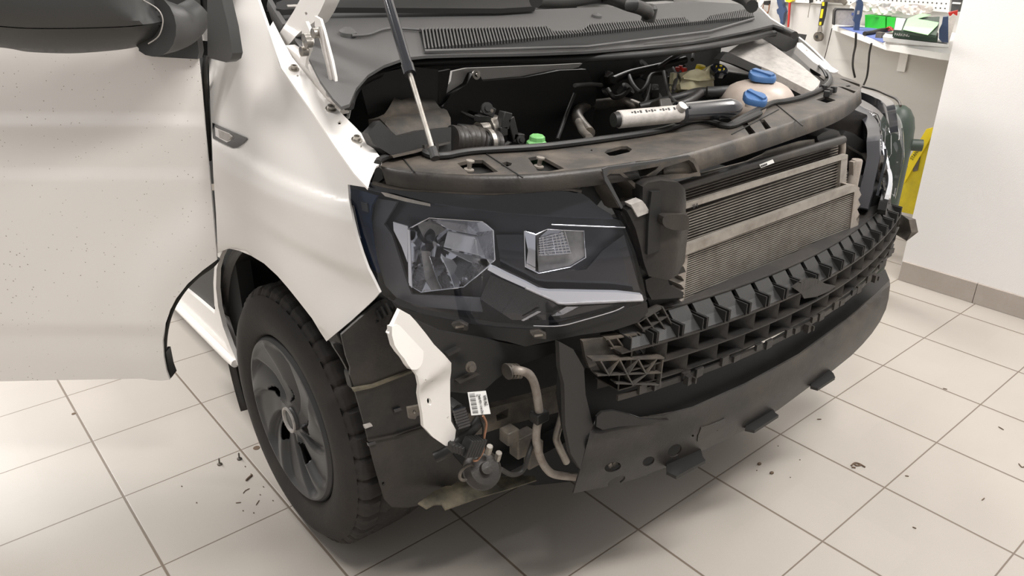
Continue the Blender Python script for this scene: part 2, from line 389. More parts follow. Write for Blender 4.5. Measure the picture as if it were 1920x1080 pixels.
# ---- open front door
DN = Vector((.643, .766, 0)); DD = DN.dot(Vector((.30, -.85, 0))); DS = Vector((-.766, .643, 0))
def dg(p):
    s = (p - Vector((.30, -.85, 0))).dot(DS); z = p.z
    r = math.hypot(s + .25, z - .335)
    c = .014 * (1 - sst(.47, .60, r))
    c += .007 * (1 - sst(1.028 + .0 * s, 1.040, z)) + .003 * (1 - sst(.90, .915, z))
    c += .007 * (sst(.49, .505, z) - 1) * sst(.13, .17, s) * 1.0
    c -= .03 * max(0, z - 1.04) + .06 * max(0, .42 - z) + .02 * s * s
    return -DN.dot(p) + DD - c
DOOR = Im(lambda p: dg(p))
dout = [(-430, -60), (372, -60), (370, 60), (372, 110), (378, 170), (383, 230), (390, 300), (396, 360), (402, 430), (407, 487), (380, 507), (352, 532), (330, 560), (318, 582), (309, 608), (305, 640), (307, 670), (312, 696), (318, 712), (304, 714), (285, 713), (265, 710), (200, 711), (0, 715), (-430, 722)]
door = solid('front_door', dout, DOOR, M['whited'], van, t=.006, g=13)
# inner skin and black edge seal of the door
DB = Pl(DN, DD + .045)
solid('door_inner_panel', [(-420, -60), (360, -60), (362, 110), (378, 250), (392, 400), (398, 480), (345, 525), (312, 590), (302, 650), (308, 700), (0, 705), (-420, 712)], DB, M['dark'], door, t=.02)
sl = [(408, 484), (398, 497), (370, 517), (343, 545), (322, 580), (312, 612), (308, 645), (310, 675), (316, 700), (321, 707)]
sm_ = MB(); P = catmull([pt(u, v, Pl(DN, DD + .012)) for u, v in sl], 4); sm_.tube(P, .007, 8); sm_.build('door_seal', M['rubber'], door)
solid('door_edge_trim', [(306, 660), (311, 660), (317, 690), (323, 706), (318, 712), (312, 696)], Pl(DN, DD + .0), M['plastic'], door, t=.03)
sb = [(2, 358), (60, 375), (75, 400), (115, 485), (268, 440), (277, 451), (258, 440), (22, 562), (155, 660), (142, 642)]
# mirror
mb = solid('mirror_base', [(266, -60), (366, -60), (366, 10), (368, 60), (373, 98), (370, 111), (335, 109), (285, 106), (272, 103), (260, 95), (262, 40)], Pl(DN, DD - .012), M['mirror'], door, t=.03)
def mirror_arm():
    b = MB(); A = [pt(375, 20, Pl(DN, DD - .02)), pt(345, 45, Pl(DN, DD - .05)), pt(315, 50, Pl(DN, DD - .09)), pt(285, 48, Pl(DN, DD - .13))]
    P = catmull(A, 5); n = len(P); b.tube(P, [.03 + .030 * i / (n - 1) for i in range(n)], 20); return b.build('mirror_arm', M['mirror'], door)
mirror_arm()
def shell(name, out, d0, depth, mat_, parent, g=10, pw=.5, inset=None, whole=None):
    """rounded housing: outline in pixels, swelling towards the viewer"""
    V, F = tri2d(out, [], g); O = np.array(whole or out, float); P = []
    def dist(x, y):
        A = O; B = np.roll(O, -1, 0); p = np.array((x, y)); ab = B - A; t = np.clip(((p - A) * ab).sum(1) / (ab ** 2).sum(1), 0, 1); return np.sqrt(((A + ab * t[:, None] - p) ** 2).sum(1)).min()
    for v in V:
        q = dist(v.x, v.y) / inset; h = depth * (1 - (1 - min(1, q)) ** 2) ** pw if q < 1 else depth
        P.append(Pl(DN, d0 - h).hit(v.x, v.y))
    return thick(name, P, F, mat_, parent, .02, ext=DN * .05)
up_ = [tuple(p)[:2] for p in catmull([(-120, -90, 0), (80, -100, 0), (255, -70, 0), (268, 0, 0), (292, 14, 0), (306, 38, 0), (250, 48, 0), (150, 52, 0), (50, 52, 0), (-20, 47, 0), (-120, 42, 0)], 4, True)]

lo_ = [tuple(p)[:2] for p in catmull([(-120, 44, 0), (-20, 49, 0), (50, 54, 0), (150, 54, 0), (250, 50, 0), (307, 41, 0), (306, 52, 0), (296, 68, 0), (275, 82, 0), (235, 92, 0), (160, 99, 0), (110, 100, 0), (50, 97, 0), (10, 90, 0), (-120, 75, 0)], 4, True)]
whole_ = [tuple(p)[:2] for p in catmull([(-160, -150, 0), (80, -160, 0), (245, -120, 0), (275, -40, 0), (292, 14, 0), (307, 38, 0), (306, 52, 0), (296, 68, 0), (275, 82, 0), (235, 92, 0), (160, 99, 0), (110, 100, 0), (50, 97, 0), (-20, 88, 0), (-160, 70, 0)], 4, True)]
shell('mirror_housing', up_, DD - .10, .12, M['mirror'], door, inset=95, whole=whole_)
shell('mirror_lower_cover', lo_, DD - .10, .122, M['mirror2'], door, inset=95, whole=whole_)
pxtube('mirror_seam', [(268, 0, Pl(DN, DD - .17)), (292, 14, Pl(DN, DD - .175)), (303, 28, Pl(DN, DD - .175)), (305, 45, Pl(DN, DD - .17)), (297, 68, Pl(DN, DD - .165)), (278, 82, Pl(DN, DD - .16))], .0012, M['silver'], door)
# sill, and what is seen through the gap below the door
SP = PX(.335)
solid('sill', [(345, 540), (372, 562), (402, 588), (404, 575), (410, 590), (424, 632), (440, 668), (447, 680), (441, 688), (428, 676), (325, 572)], SP, M['white'], van, t=.03)
pxtube('sill_edge', [(326, 570, PX(.325)), (345, 588, PX(.325)), (385, 628, PX(.325)), (425, 668, PX(.325)), (441, 682, PX(.325))], .011, M['white'], van)
solid('step_trim', [(345, 538), (395, 497), (406, 492), (404, 560), (400, 587)], PX(.345), M['plastic'], van, t=.02)
solid('wheel_arch_lip', [(408, 474), (418, 470), (412, 482), (406, 505), (405, 540), (409, 575), (418, 612), (432, 650), (447, 684), (442, 686), (425, 650), (410, 610), (402, 572), (400, 530), (402, 500)], PX(.328), M['white'], van, t=.012)
boxobj('underbody', (.45, -.9, .22), (2.0, 3.0, .34), M['dark'], van)
boxobj('body_side', (.36, -.80, .40), (.40, 3.2, 1.35), M['dark'], van)
boxobj('body_side', (2.12, -.95, .30), (2.16, 3.2, 1.35), M['white'], van)
# ---- wheel
WC = Vector((.325, -1.095, .335)); WX = Vector((1, 0, 0))
def tyre():
    b = MB(); prof = [(.10, .205), (.02, .212), (.006, .222), (-.004, .25), (-.006, .272), (-.001, .296), (.012, .312), (.018, .318), (.024, .329), (.034, .3345), (.07, .3352), (.12, .3355), (.17, .335), (.20, .33), (.215, .318), (.222, .29), (.215, .24), (.19, .205)]
    n = 216; v = []; f = []
    # profile densified on the shoulder and tread, sipes cut as grooves
    pr = []
    for (h0, r0), (h1, r1) in zip(prof, prof[1:]):
        k = 4 if r0 > .31 and r1 > .31 else 2
        for i in range(k): pr.append((h0 + (h1 - h0) * i / k, r0 + (r1 - r0) * i / k))
    pr.append(prof[-1])
    for h, r in pr:
        for k in range(n):
            a = 2 * math.pi * k / n; rr = r
            if r > .3155 and .010 < h < .215:
                blk = k % 6
                ph = (k + int(h * 60)) % 6
                if h < .062: 
                    if blk == 0: rr -= .010
                    elif blk == 3: rr -= .0025
                elif h > .17:
                    if blk == 3: rr -= .010
                elif abs(h - .066) < .006 or abs(h - .166) < .006: rr -= .009
                else:
                    if ph == 0: rr -= .009
                    elif ph == 3: rr -= .003
            v.append(WC + Vector((h, math.cos(a) * rr, math.sin(a) * rr)))
    for i in range(len(pr) - 1):
        for k in range(n): k2 = (k + 1) % n; f.append([i * n + k, (i + 1) * n + k, (i + 1) * n + k2, i * n + k2])
    b.add(v, f); return b.build('front_wheel', M['tyre'], van)
wheel = tyre()
def hubcap():
    nr, na = 48, 360; R0 = .2135; v = []; f = []; hole = {}
    def prof(r):   # height of the disc, positive = inwards (+x)
        q = r / R0; return .010 + .020 * math.exp(-(q / .33) ** 2) * .4 - .010 * sst(.5, .93, q) + .012 * sst(.955, 1, q)
    for i in range(nr + 1):
        r = .026 + (R0 - .026) * i / nr; q = (r - .026) / (R0 - .026)
        for k in range(na):
            a = 2 * math.pi * k / na; th = a * 5 / (2 * math.pi) + .62 * q ** 1.2      # five groups of blades, twisted
            s = (th * 2) % 1.0; s5 = th % 1.0
            env = sst(.06, .25, q) * (1 - sst(.86, .95, q))
            bl = env * (.015 * ((s / .82) ** 1.3 if s < .82 else 1 - sst(.82, 1, s)) + .005 * math.cos(2 * math.pi * s5))
            v.append(WC + Vector((prof(r) + bl, math.cos(a) * r, math.sin(a) * r)))
            hole[(i, k)] = (.16 < q < .50) and abs(s5 - .52) < (.17 * math.sin(math.pi * (q - .16) / .34) + .02)
    for i in range(nr):
        for k in range(na):
            k2 = (k + 1) % na
            if hole[(i, k)] and hole[(i + 1, k2)]: continue
            f.append([i * na + k, (i + 1) * na + k, (i + 1) * na + k2, i * na + k2])
    b = MB(); b.add(v, f); o = b.build('hubcap', M['cap'], wheel); s = o.modifiers.new('t', 'SOLIDIFY'); s.thickness = .003; s.offset = 0
    b = MB(); b._l(WC + Vector((.012, 0, 0)), Vector((-1, 0, 0)), [(0, .027), (.006, .034), (.010, .033), (.010, .028), (.003, .026)], 40, 0); b.build('hub_ring', M['silver'], wheel)
    b = MB(); b._l(WC + Vector((.012, 0, 0)), Vector((-1, 0, 0)), [(-.01, .034), (.003, .028), (.005, .018), (.0055, 0)], 32, 0); b.build('hub_centre', M['cap'], wheel)
    b = MB(); b._l(WC + Vector((.075, 0, 0)), Vector((-1, 0, 0)), [(0, .20), (.0, .135), (.02, .12), (.02, .10), (.02, .04), (.03, 0)], 48, 0)
    for k in range(5):
        a = 2 * math.pi * (k + .30) / 5; c = WC + Vector((.036, math.cos(a) * .088, math.sin(a) * .088)); b.box(c, (.012, .030, .020), Matrix.Rotation(a, 3, 'X'))
    b.build('steel_rim', M['silver'], wheel)
hubcap()
b = MB(); WC2 = WC.copy(); 
far = wheel.copy(); COL.objects.link(far); far.location = (2 * XC, 0, 0); far.scale = (-1, 1, 1)
# ---- wheel house lining: inner cylinder, inner wall
def liner():
    b = MB(); n = 40; v = []; f = []; a0, a1 = math.radians(48), math.radians(205); R1 = .432
    xs = [.345, .36, .42, .50, .58, .64]
    for j, x in enumerate(xs):
        for i in range(n + 1):
            a = a0 + (a1 - a0) * i / n; r = R1 + .006 * math.sin(x * 60) * (a < 1.2) + (.012 if j == 0 else 0)
            v.append(Vector((x, -1.095 - math.cos(a) * r, .335 + math.sin(a) * r)))
    for j in range(len(xs) - 1):
        for i in range(n): f.append([j * (n + 1) + i, j * (n + 1) + i + 1, (j + 1) * (n + 1) + i + 1, (j + 1) * (n + 1) + i])
    b.add(v, f)
    o = b.build('wheel_arch_liner', M['dusty2'], van); s = o.modifiers.new('t', 'SOLIDIFY'); s.thickness = .004; s.offset = 0
    b = MB(); b._l(Vector((.64, -1.095, .335)), Vector((1, 0, 0)), [(0, .30), (.01, .30), (.012, 0)], 40, 0); b.build('wheel_house', M['dark'], van)
liner()
# splash shield in front of the wheel, outer corner pieces
LS = Im(lambda p: -(math.hypot(p.y + 1.095, p.z - .335) - .437 - .10 * sst(.36, .7, p.x)))
sp = [(640, 628), (700, 575), (720, 565), (745, 575), (770, 640), (800, 760), (835, 830), (870, 860), (860, 900), (800, 945), (765, 952), (735, 951), (722, 938), (712, 905), (700, 862), (692, 830), (683, 795), (672, 755), (664, 728), (656, 700), (657, 690), (649, 668)]
solid('splash_shield', sp, Im(lambda p: p.y + 1.462 - .012 * math.sin(p.z * 14) + .10 * sst(.40, .75, p.x)), M['dusty2'], van, t=.005, g=16, holes=[[(716, 905), (720, 903), (723, 907), (720, 911), (717, 910)]])
SQ = Im(lambda p: p.y + 1.468 - .012 * math.sin(p.z * 14) + .10 * sst(.40, .75, p.x))
solid('shield_rib', [(661, 729), (700, 722), (775, 694), (776, 698), (700, 727), (664, 735)], SQ, M['under'], van, t=.006, g=20)
solid('shield_rib', [(690, 825), (740, 815), (800, 795), (801, 798), (740, 819), (692, 829)], SQ, M['dusty2'], van, t=.006, g=20)
for k, (u, v) in enumerate([(690, 800), (697, 833), (745, 770)]):
    solid('clip', [(u - 7, v - 2), (u + 6, v - 6), (u + 9, v - 1), (u - 5, v + 4)], SQ, M['silver'] if k == 0 else M['gloss'], van, t=.006)
solid('corner_gusset', [(616, 638), (655, 606), (705, 567), (722, 560), (738, 572), (735, 590), (728, 604), (710, 618), (693, 625), (672, 634), (640, 646), (628, 650)], body(-.03, False), M['dusty2'], van, t=.01, g=12)
for k in range(9):
    u = 650 + k * 9; v = 622 - k * 6.6
    solid('gusset_rib', [(u, v), (u + 3, v - 2), (u + 12, v + 16), (u + 8, v + 18)], body(-.018, False), M['plastic'], van, t=.006)
solid('liner_flap', [(624, 645), (645, 648), (662, 664), (668, 690), (668, 700), (655, 702), (650, 690), (640, 672)], PY(-1.44), M['dusty2'], van, t=.01, sm=3)
solid('liner_flap', [(655, 700), (668, 696), (680, 705), (678, 720), (663, 732), (657, 715)], PY(-1.45), M['plastic'], van, t=.02, sm=3)
# ------------------------------------------------------------------ headlight
hb = body(-.055, False)
lens_out = [(652, 347), (690, 353), (760, 373), (850, 386), (950, 399), (1060, 406), (1150, 409), (1165, 414), (1172, 426), (1182, 450), (1192, 475), (1200, 505), (1208, 535), (1213, 562), (1200, 572), (1150, 586), (1095, 602), (1050, 611), (1000, 616), (930, 612), (850, 600), (790, 588), (750, 574), (730, 562), (715, 550), (702, 528), (690, 500), (678, 470), (668, 440), (659, 405), (654, 372)]
housing = solid('headlight', lens_out, body(-.055, False), M['bezel'], van, t=.03, g=16, holes=[[(765, 430), (805, 408), (905, 415), (925, 432), (928, 487), (915, 500), (870, 538), (790, 548), (768, 535)], [(983, 433), (1005, 440), (1025, 430), (1095, 433), (1098, 483), (1070, 500), (1010, 512), (985, 500)]])
solid('headlight_lens', lens_out, body(-.002, False), M['clear'], housing, t=.003, g=14)
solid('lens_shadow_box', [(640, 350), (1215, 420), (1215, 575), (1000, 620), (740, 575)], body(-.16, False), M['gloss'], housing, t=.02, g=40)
def rim(name, out, off, m, parent, wd=4):
    P = [pt(u, v, body(off, False)) for u, v in out]; b = MB(); b.tube(P + [P[0]], wd, 6); return b.build(name, m, parent)
A_ = [(765, 430), (805, 408), (905, 415), (925, 432), (928, 487), (915, 500), (870, 538), (790, 548), (768, 535)]
rim('reflector_rim', A_, -.03, M['chrome'], housing, .0012)
def bowl(name, out, inn, off0, off1, m, parent, mats=None):
    n = len(out); A = [pt(u, v, body(off0, False)) for u, v in out]; B = [pt(u, v, body(off1, False)) for u, v in inn]
    c = sum(B, Vector()) / n; b = MB()
    for i in range(n):
        j = (i + 1) % n; b.add([A[i], A[j], B[j], B[i]], [[0, 1, 2, 3]], i % 2 if mats else 0)
    b.add(B + [c + Vector((.0, .02, 0))], [[i, (i + 1) % n, n] for i in range(n)])
    return b.build(name, m, parent, smooth=False, mats=mats)
bowl('reflector', A_, [(795, 440), (815, 428), (850, 430), (862, 440), (862, 470), (855, 482), (838, 492), (812, 494), (800, 480)], -.034, -.125, None, housing, mats=[M['chrome'], M['chromed']])
# facets of the main reflector
for i, (a, c, d, e) in enumerate([((812, 412), (902, 417), (922, 446), (842, 430)), ((840, 432), (922, 448), (922, 484), (832, 462)), ((832, 466), (915, 487), (912, 500), (880, 490)), ((790, 470), (806, 472), (822, 535), (800, 540)), ((806, 480), (826, 484), (850, 530), (824, 536)), ((828, 480), (850, 488), (872, 520), (852, 532)), ((868, 520), (912, 502), (905, 512), (868, 538)), ((785, 425), (812, 413), (836, 430), (800, 455))]):
    solid('reflector_facet', [a, c, d, e], PP(pt(*a, body(-.045 - .01 * (i % 3), False)), ((-.1, -1, 1.0) if i < 3 else (.45 - .12 * (i % 4), -1, .25 * ((i % 3) - 1)))), M['chromed'] if i in (0, 6, 4) else M['refl'] if i in (1, 2, 5) else M['silver'], housing, t=.002)
b = MB(); c = pt(814, 446, body(-.075, False)); b._l(c + Vector((.0, .03, 0)), Vector((-.35, -1, .1)).normalized(), [(0, .016), (.02, .015), (.024, .008), (.035, .007), (.038, 0)], 20, 0); b.build('bulb', M['bezel'], housing)
B_ = [(1005, 440), (1025, 430), (1095, 433), (1098, 483), (1070, 500), (1010, 512)]
rim('reflector_rim', [(983, 433), (1005, 440), (1025, 430), (1095, 433), (1098, 483), (1070, 500), (1010, 512), (985, 500)], -.03, M['chrome'], housing, .0010)
solid('small_reflector', B_, body(-.06, False), M['silver'], housing, t=.003, g=12)
solid('small_reflector_grid', [(1010, 446), (1027, 431), (1055, 433), (1062, 455), (1072, 474), (1050, 478), (1012, 480)], body(-.052, False), M['chromed'], housing, t=.003, g=0)
gm = MB(); GS = body(-.049, False)
for i in range(9):
    gm.bar(pt(1011 + i * 6, 446 - i * 1.6, GS), pt(1014 + i * 7, 480 - i, GS), .0012, .0012)
for i in range(8): gm.bar(pt(1010, 447 + i * 4.4, GS), pt(1056 + i * 2.2, 436 + i * 5.4, GS), .0012, .0012)
gm.build('small_reflector_ribs', M['chrome'], housing)
solid('reflector_side', [(983, 434), (1004, 441), (1004, 510), (986, 500), (990, 470)], body(-.042, False), M['chrome'], housing, t=.003)
solid('reflector_side', [(737, 416), (764, 424), (764, 492), (753, 462), (738, 432)], body(-.024, False), M['strip'], housing, t=.003)
solid('reflector_side', [(764, 430), (768, 432), (772, 540), (766, 530)], body(-.022, False), M['strip'], housing, t=.003)
solid('chrome_strip', [(917, 499), (928, 503), (952, 515), (985, 530), (1010, 543), (1030, 546), (1050, 546), (1100, 547), (1160, 548), (1204, 553), (1207, 563), (1150, 568), (1060, 572), (1048, 570), (1035, 562), (985, 540), (940, 520), (914, 506)], body(-.016, False), M['strip'], housing, t=.01, g=10)
pxtube('bright_edge', [(u, v, body(-.014, False)) for u, v in [(985, 540), (1035, 562), (1052, 569), (1100, 567), (1205, 563)]], .0022, M['silver'], housing)
pxtube('bright_edge', [(u, v, body(-.012, False)) for u, v in [(1034, 421), (1080, 423), (1130, 425), (1172, 426)]], .0014, M['chrome'], housing)  # bright tube modelled in for the highlight line along the lens top
pxtube('bright_edge', [(u, v, body(-.006, False)) for u, v in [(1000, 611), (1050, 611), (1095, 600), (1150, 584), (1170, 575)]], .0010, M['silver'], housing)
solid('reflex_patch', [(1034, 592), (1062, 575), (1085, 575), (1056, 590), (1040, 593)], body(-.018, False), M['chromed'], housing, t=.002)
solid('light_guide', [(978, 601), (982, 602), (1014, 585), (1008, 584)], body(-.02, False), M['silver'], housing, t=.002)
solid('side_marker', [(655, 354), (672, 356), (708, 366), (697, 385), (693, 410), (698, 450), (704, 490), (710, 512), (700, 506), (684, 470), (672, 430), (662, 390)], body(-.02, False), M['blue_dark'], housing, t=.006, g=14)
solid('side_marker_window', [(676, 378), (688, 381), (690, 398), (679, 395)], body(-.017, False), M['cap'], housing, t=.003)
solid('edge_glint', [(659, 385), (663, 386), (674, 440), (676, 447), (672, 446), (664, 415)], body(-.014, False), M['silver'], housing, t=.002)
solid('inner_frame', [(705, 372), (745, 378), (720, 420), (735, 440), (760, 520), (772, 552), (900, 560), (905, 585), (790, 575), (745, 560), (722, 535), (706, 480), (699, 420)], body(-.036, False), M['bezel2'], housing, t=.006, g=11)
solid('inner_frame', [(900, 560), (920, 515), (1035, 566), (1050, 576), (1205, 568), (1150, 584), (1040, 600), (960, 600)], body(-.030, False), M['gloss'], housing, t=.006, g=11)
solid('inner_frame', [(930, 440), (980, 440), (984, 505), (1005, 515), (1100, 505), (1130, 470), (1170, 440), (1200, 545), (1060, 545), (1010, 542), (940, 505)], body(-.040, False), M['gloss'], housing, t=.006, g=11)
solid('highlight_strip', [(714, 360), (726, 362), (760, 371), (806, 382), (806, 387), (760, 378), (722, 368)], body(.001, False), M['silver'], housing, t=.003)  # silver strip stands in for the highlight on the outer lens top
solid('housing_top', [(655, 345), (700, 342), (720, 352), (800, 358), (900, 363), (1000, 359), (1058, 356), (1085, 360), (1104, 372), (1120, 386), (1146, 402), (1150, 410), (1060, 407), (950, 400), (850, 387), (760, 374), (690, 354)], Im(lambda p: (p.z - 1.0) * .8 + (-(p.y) - 1.62 - .33 * (p.x - .4)) * -.55 - .0), M['gloss'], housing, t=.01, g=16) if False else None
HT = body(-.012, False)
solid('housing_top', [(690, 340), (720, 350), (800, 356), (900, 361), (1000, 358), (1058, 355), (1085, 359), (1104, 371), (1120, 386), (1146, 402), (1150, 411), (1060, 408), (950, 401), (850, 388), (760, 375), (690, 355)], HT, M['gloss'], housing, t=.02, g=14)
pxtube('housing_seal', [(u, v, body(.0, False)) for u, v in [(700, 343), (730, 350), (770, 355), (830, 358), (900, 362), (960, 360), (1000, 357), (1060, 354), (1090, 358)]], .0035, M['dusty'], housing)
solid('housing_underside', [(735, 566), (770, 583), (850, 602), (930, 614), (1000, 618), (1050, 613), (1150, 588), (1213, 566), (1215, 585), (1195, 605), (1150, 620), (1090, 628), (1030, 640), (985, 650), (950, 640), (905, 632), (880, 632), (830, 620), (775, 600), (745, 582)], body(-.016, False), M['plastic'], housing, t=.02, g=18)
for (u, v) in ((862, 612), (1010, 628)):
    solid('lug', [(u - 16, v - 4), (u, v - 8), (u + 14, v), (u + 14, v + 8), (u - 8, v + 6)], body(-.0, False), M['dusty'], housing, t=.012)
    solid('lug_clip', [(u - 8, v), (u + 8, v - 2), (u + 8, v + 2), (u - 8, v + 4)], body(.003, False), M['steel'], housing, t=.004)
farlight = mirror_tree(housing)
farlight['label'] = 'headlight on the side by the wall'
# ------------------------------------------------------------------ lock carrier across the front
CZ = PZ(1.055)
c_front = [(716, 312), (760, 320), (820, 325), (880, 328), (940, 328), (1000, 326), (1060, 320), (1130, 312), (1190, 303), (1240, 297), (1310, 281), (1423, 247), (1480, 229), (1520, 216), (1560, 201), (1585, 188), (1600, 177), (1612, 166), (1617, 160)]
c_back = [(1600, 150), (1580, 143), (1560, 130), (1549, 134), (1557, 146), (1552, 158), (1535, 170), (1500, 183), (1470, 190), (1440, 196), (1433, 214), (1420, 220), (1398, 216), (1380, 230), (1366, 236), (1335, 229), (1310, 225), (1285, 229), (1240, 244), (1150, 258), (1060, 270), (1000, 276), (900, 282), (860, 287), (840, 291), (815, 292), (800, 288), (790, 281), (775, 281), (750, 288), (715, 298), (708, 306)]
pock = [[(857, 306), (884, 300), (905, 300), (934, 322), (900, 326), (878, 325)], [(990, 296), (1014, 292), (1058, 316), (1030, 321), (1008, 320)], [(1389, 230), (1400, 229), (1424, 257), (1408, 257)], [(1423, 224), (1433, 224), (1454, 250), (1438, 247)]]
slots = [[(938, 306), (950, 303), (960, 306), (958, 310), (948, 313), (940, 311)], [(1133, 286), (1138, 281), (1165, 274), (1176, 274), (1185, 280), (1180, 285), (1152, 292), (1143, 292)], [(1530, 187), (1548, 181), (1567, 188), (1550, 193)],
         [(1574, 147), (1580, 148), (1612, 158), (1612, 163)], [(1571, 162), (1580, 163), (1612, 174), (1608, 178)], [(1585, 161), (1592, 160), (1596, 162), (1588, 163)], [(1107, 281), (1110, 280), (1111, 283), (1108, 283)]]
carrier = solid('lock_carrier', c_front + c_back, CZ, M['dusty'], van, t=.0, holes=pock + slots, g=30, ext=(0, 0, -.006))
for P_ in pock:
    solid('carrier_pocket', [((x - sum(p[0] for p in P_) / len(P_)) * 1.15 + sum(p[0] for p in P_) / len(P_), (y - sum(p[1] for p in P_) / len(P_)) * 1.15 + sum(p[1] for p in P_) / len(P_)) for x, y in P_], PZ(1.04), M['plastic'], carrier, ext=(0, 0, -.004))
for (u, v) in ((879, 320), (1010, 314)):
    p = pt(u, v, PZ(1.045)); b = MB(); b._l(p, Vector((.1, -.15, 1)).normalized(), [(0, 0), (0, .009), (.003, .009), (.004, .004), (.015, .004), (.016, .0075), (.019, .0075), (.02, 0)], 14, 0); b.build('locating_pin', M['alu'], carrier)
def skirt(px, dz, dy, name, m):
    A = catmull([pt(u, v, CZ) for u, v in px], 4); b = MB()
    L = [(0, 0), (dy * .25, -.008), (dy, -dz)]; v = []; n = len(A)
    for a, z in L: v += [p + Vector((0, a, z)) for p in A]
    f = [[j * n + i, j * n + i + 1, (j + 1) * n + i + 1, (j + 1) * n + i] for j in range(2) for i in range(n - 1)]; b.add(v, f)
    o = b.build(name, m, carrier); s = o.modifiers.new('t', 'SOLIDIFY'); s.thickness = .005; s.offset = 0; return o
skirt(c_front[:9], .028, -.014, 'carrier_front_lip', M['dusty2'])
skirt(c_front[9:18], .036, -.010, 'carrier_front_lip', M['dusty'])
ridge = MB(); ridge.tube(catmull([pt(u, v, PZ(1.062)) for u, v in [p for p in c_back[3:] if p not in ((1433, 214), (1420, 220), (1398, 216), (1380, 230))][:8] + [(1425, 212), (1395, 226)] + c_back[14:]], 4), .0065, 8); ridge.build('carrier_back_edge', M['plastic'], carrier)
seam = MB(); 
for a, c in (((1372, 252), (1460, 205)), ((1455, 195), (1505, 236)), ((905, 284), (980, 333)), ((750, 290), (776, 322))): seam.bar(pt(*a, PZ(1.056)), pt(*c, PZ(1.056)), .002, .002)
seam.build('carrier_seam', M['plastic'], carrier)
for (u, v) in ((1057, 331), (1313, 296)):
    p = pt(u, v, front(-1.80, .25)); b = MB(); b._l(p, Vector((0, -1, .1)).normalized(), [(-.01, .013), (.002, .013), (.004, .010), (.001, .008), (.003, .004), (.003, 0)], 18, 0); b.build('screw', M['plastic'], carrier)
skb = solid('carrier_under_face', [(716, 322), (760, 327), (880, 336), (1000, 334), (1130, 318), (1150, 345), (1120, 385), (1085, 360), (1000, 358), (900, 361), (800, 357), (720, 350), (700, 335)], body(-.045, False), M['dusty2'], van, t=.01, g=24, holes=[[(878, 352), (938, 349), (936, 355), (880, 357)], [(1012, 350), (1060, 344), (1095, 350), (1090, 353), (1014, 356)]])
solid('carrier_tip', [(700, 312), (716, 308), (718, 335), (706, 345), (697, 342), (702, 328)], body(-.02, False), M['plastic'], van, t=.01)
# ------------------------------------------------------------------ air guide between headlight and radiator
AG = front(-1.875, .25); AG2 = front(-1.85, .25)
guide = solid('air_guide', [(1205, 350), (1215, 342), (1235, 337), (1258, 338), (1272, 350), (1278, 372), (1279, 395), (1290, 408), (1291, 425), (1288, 440), (1285, 460), (1282, 490), (1262, 512), (1240, 520), (1214, 517), (1206, 490), (1200, 460), (1192, 430), (1183, 410), (1175, 395), (1205, 380)], AG, M['dusty2'], van, t=.035, g=12, disp=lambda p: (0, -.018 * math.exp(-((p.x - .80) / .03) ** 2), 0))
solid('guide_bump', [(1243, 410), (1250, 404), (1284, 402), (1291, 412), (1289, 430), (1270, 432), (1252, 428), (1243, 420)], front(-1.90, .25), M['dusty2'], guide, t=.03, sm=2)
solid('guide_rib', [(1222, 360), (1240, 358), (1238, 470), (1214, 478), (1216, 420)], front(-1.884, .25), M['plastic'], guide, t=.01, g=20)
fr_o = [(1132, 322), (1140, 316), (1160, 312), (1230, 304), (1290, 293), (1302, 297), (1310, 312), (1314, 330), (1300, 331), (1266, 336), (1215, 341), (1200, 352), (1204, 376), (1168, 393), (1160, 388), (1142, 355), (1134, 338)]
fr_h1 = [(1138, 330), (1144, 326), (1162, 326), (1180, 342), (1194, 356), (1196, 372), (1170, 386), (1164, 382), (1146, 352)]
fr_h2 = [(1168, 324), (1235, 312), (1232, 318), (1212, 334), (1192, 344)]
fr_h3 = [(1228, 330), (1246, 314), (1292, 300), (1300, 306), (1308, 322), (1302, 326), (1262, 326)]
solid('guide_frame', fr_o, AG2, M['dusty'], guide, t=.0, holes=[fr_h1, fr_h2, fr_h3], ext=(0, .035, -.006))
solid('guide_frame_back', [(1140, 330), (1300, 300), (1310, 325), (1215, 345), (1200, 390), (1170, 388)], front(-1.79, .25), M['dark'], guide, t=.004)
solid('guide_edge', [(1130, 317), (1140, 313), (1230, 301), (1290, 291), (1296, 293), (1230, 306), (1142, 319), (1138, 330), (1168, 388), (1165, 392), (1134, 338)], front(-1.868, .25), M['cap'], guide, t=.004)
solid('guide_clip', [(1183, 384), (1204, 376), (1210, 383), (1219, 398), (1196, 407), (1190, 396)], front(-1.88, .25), M['silver'], guide, t=.02)
solid('guide_side', [(1163, 397), (1184, 392), (1192, 410), (1205, 425), (1212, 470), (1216, 520), (1244, 530), (1284, 552), (1260, 560), (1216, 560), (1206, 530), (1196, 480), (1180, 430)], front(-1.855, .25), M['plastic'], guide, t=.03, g=14)
solid('guide_foot', [(1210, 525), (1248, 508), (1282, 500), (1286, 510), (1250, 520), (1256, 535), (1282, 548), (1280, 558), (1222, 562), (1213, 545)], front(-1.865, .25), M['dusty2'], guide, t=.03, g=0)
solid('guide_lower', [(1215, 562), (1280, 556), (1283, 612), (1262, 618), (1240, 600), (1222, 590)], front(-1.83, .25), M['plastic'], van, t=.02)
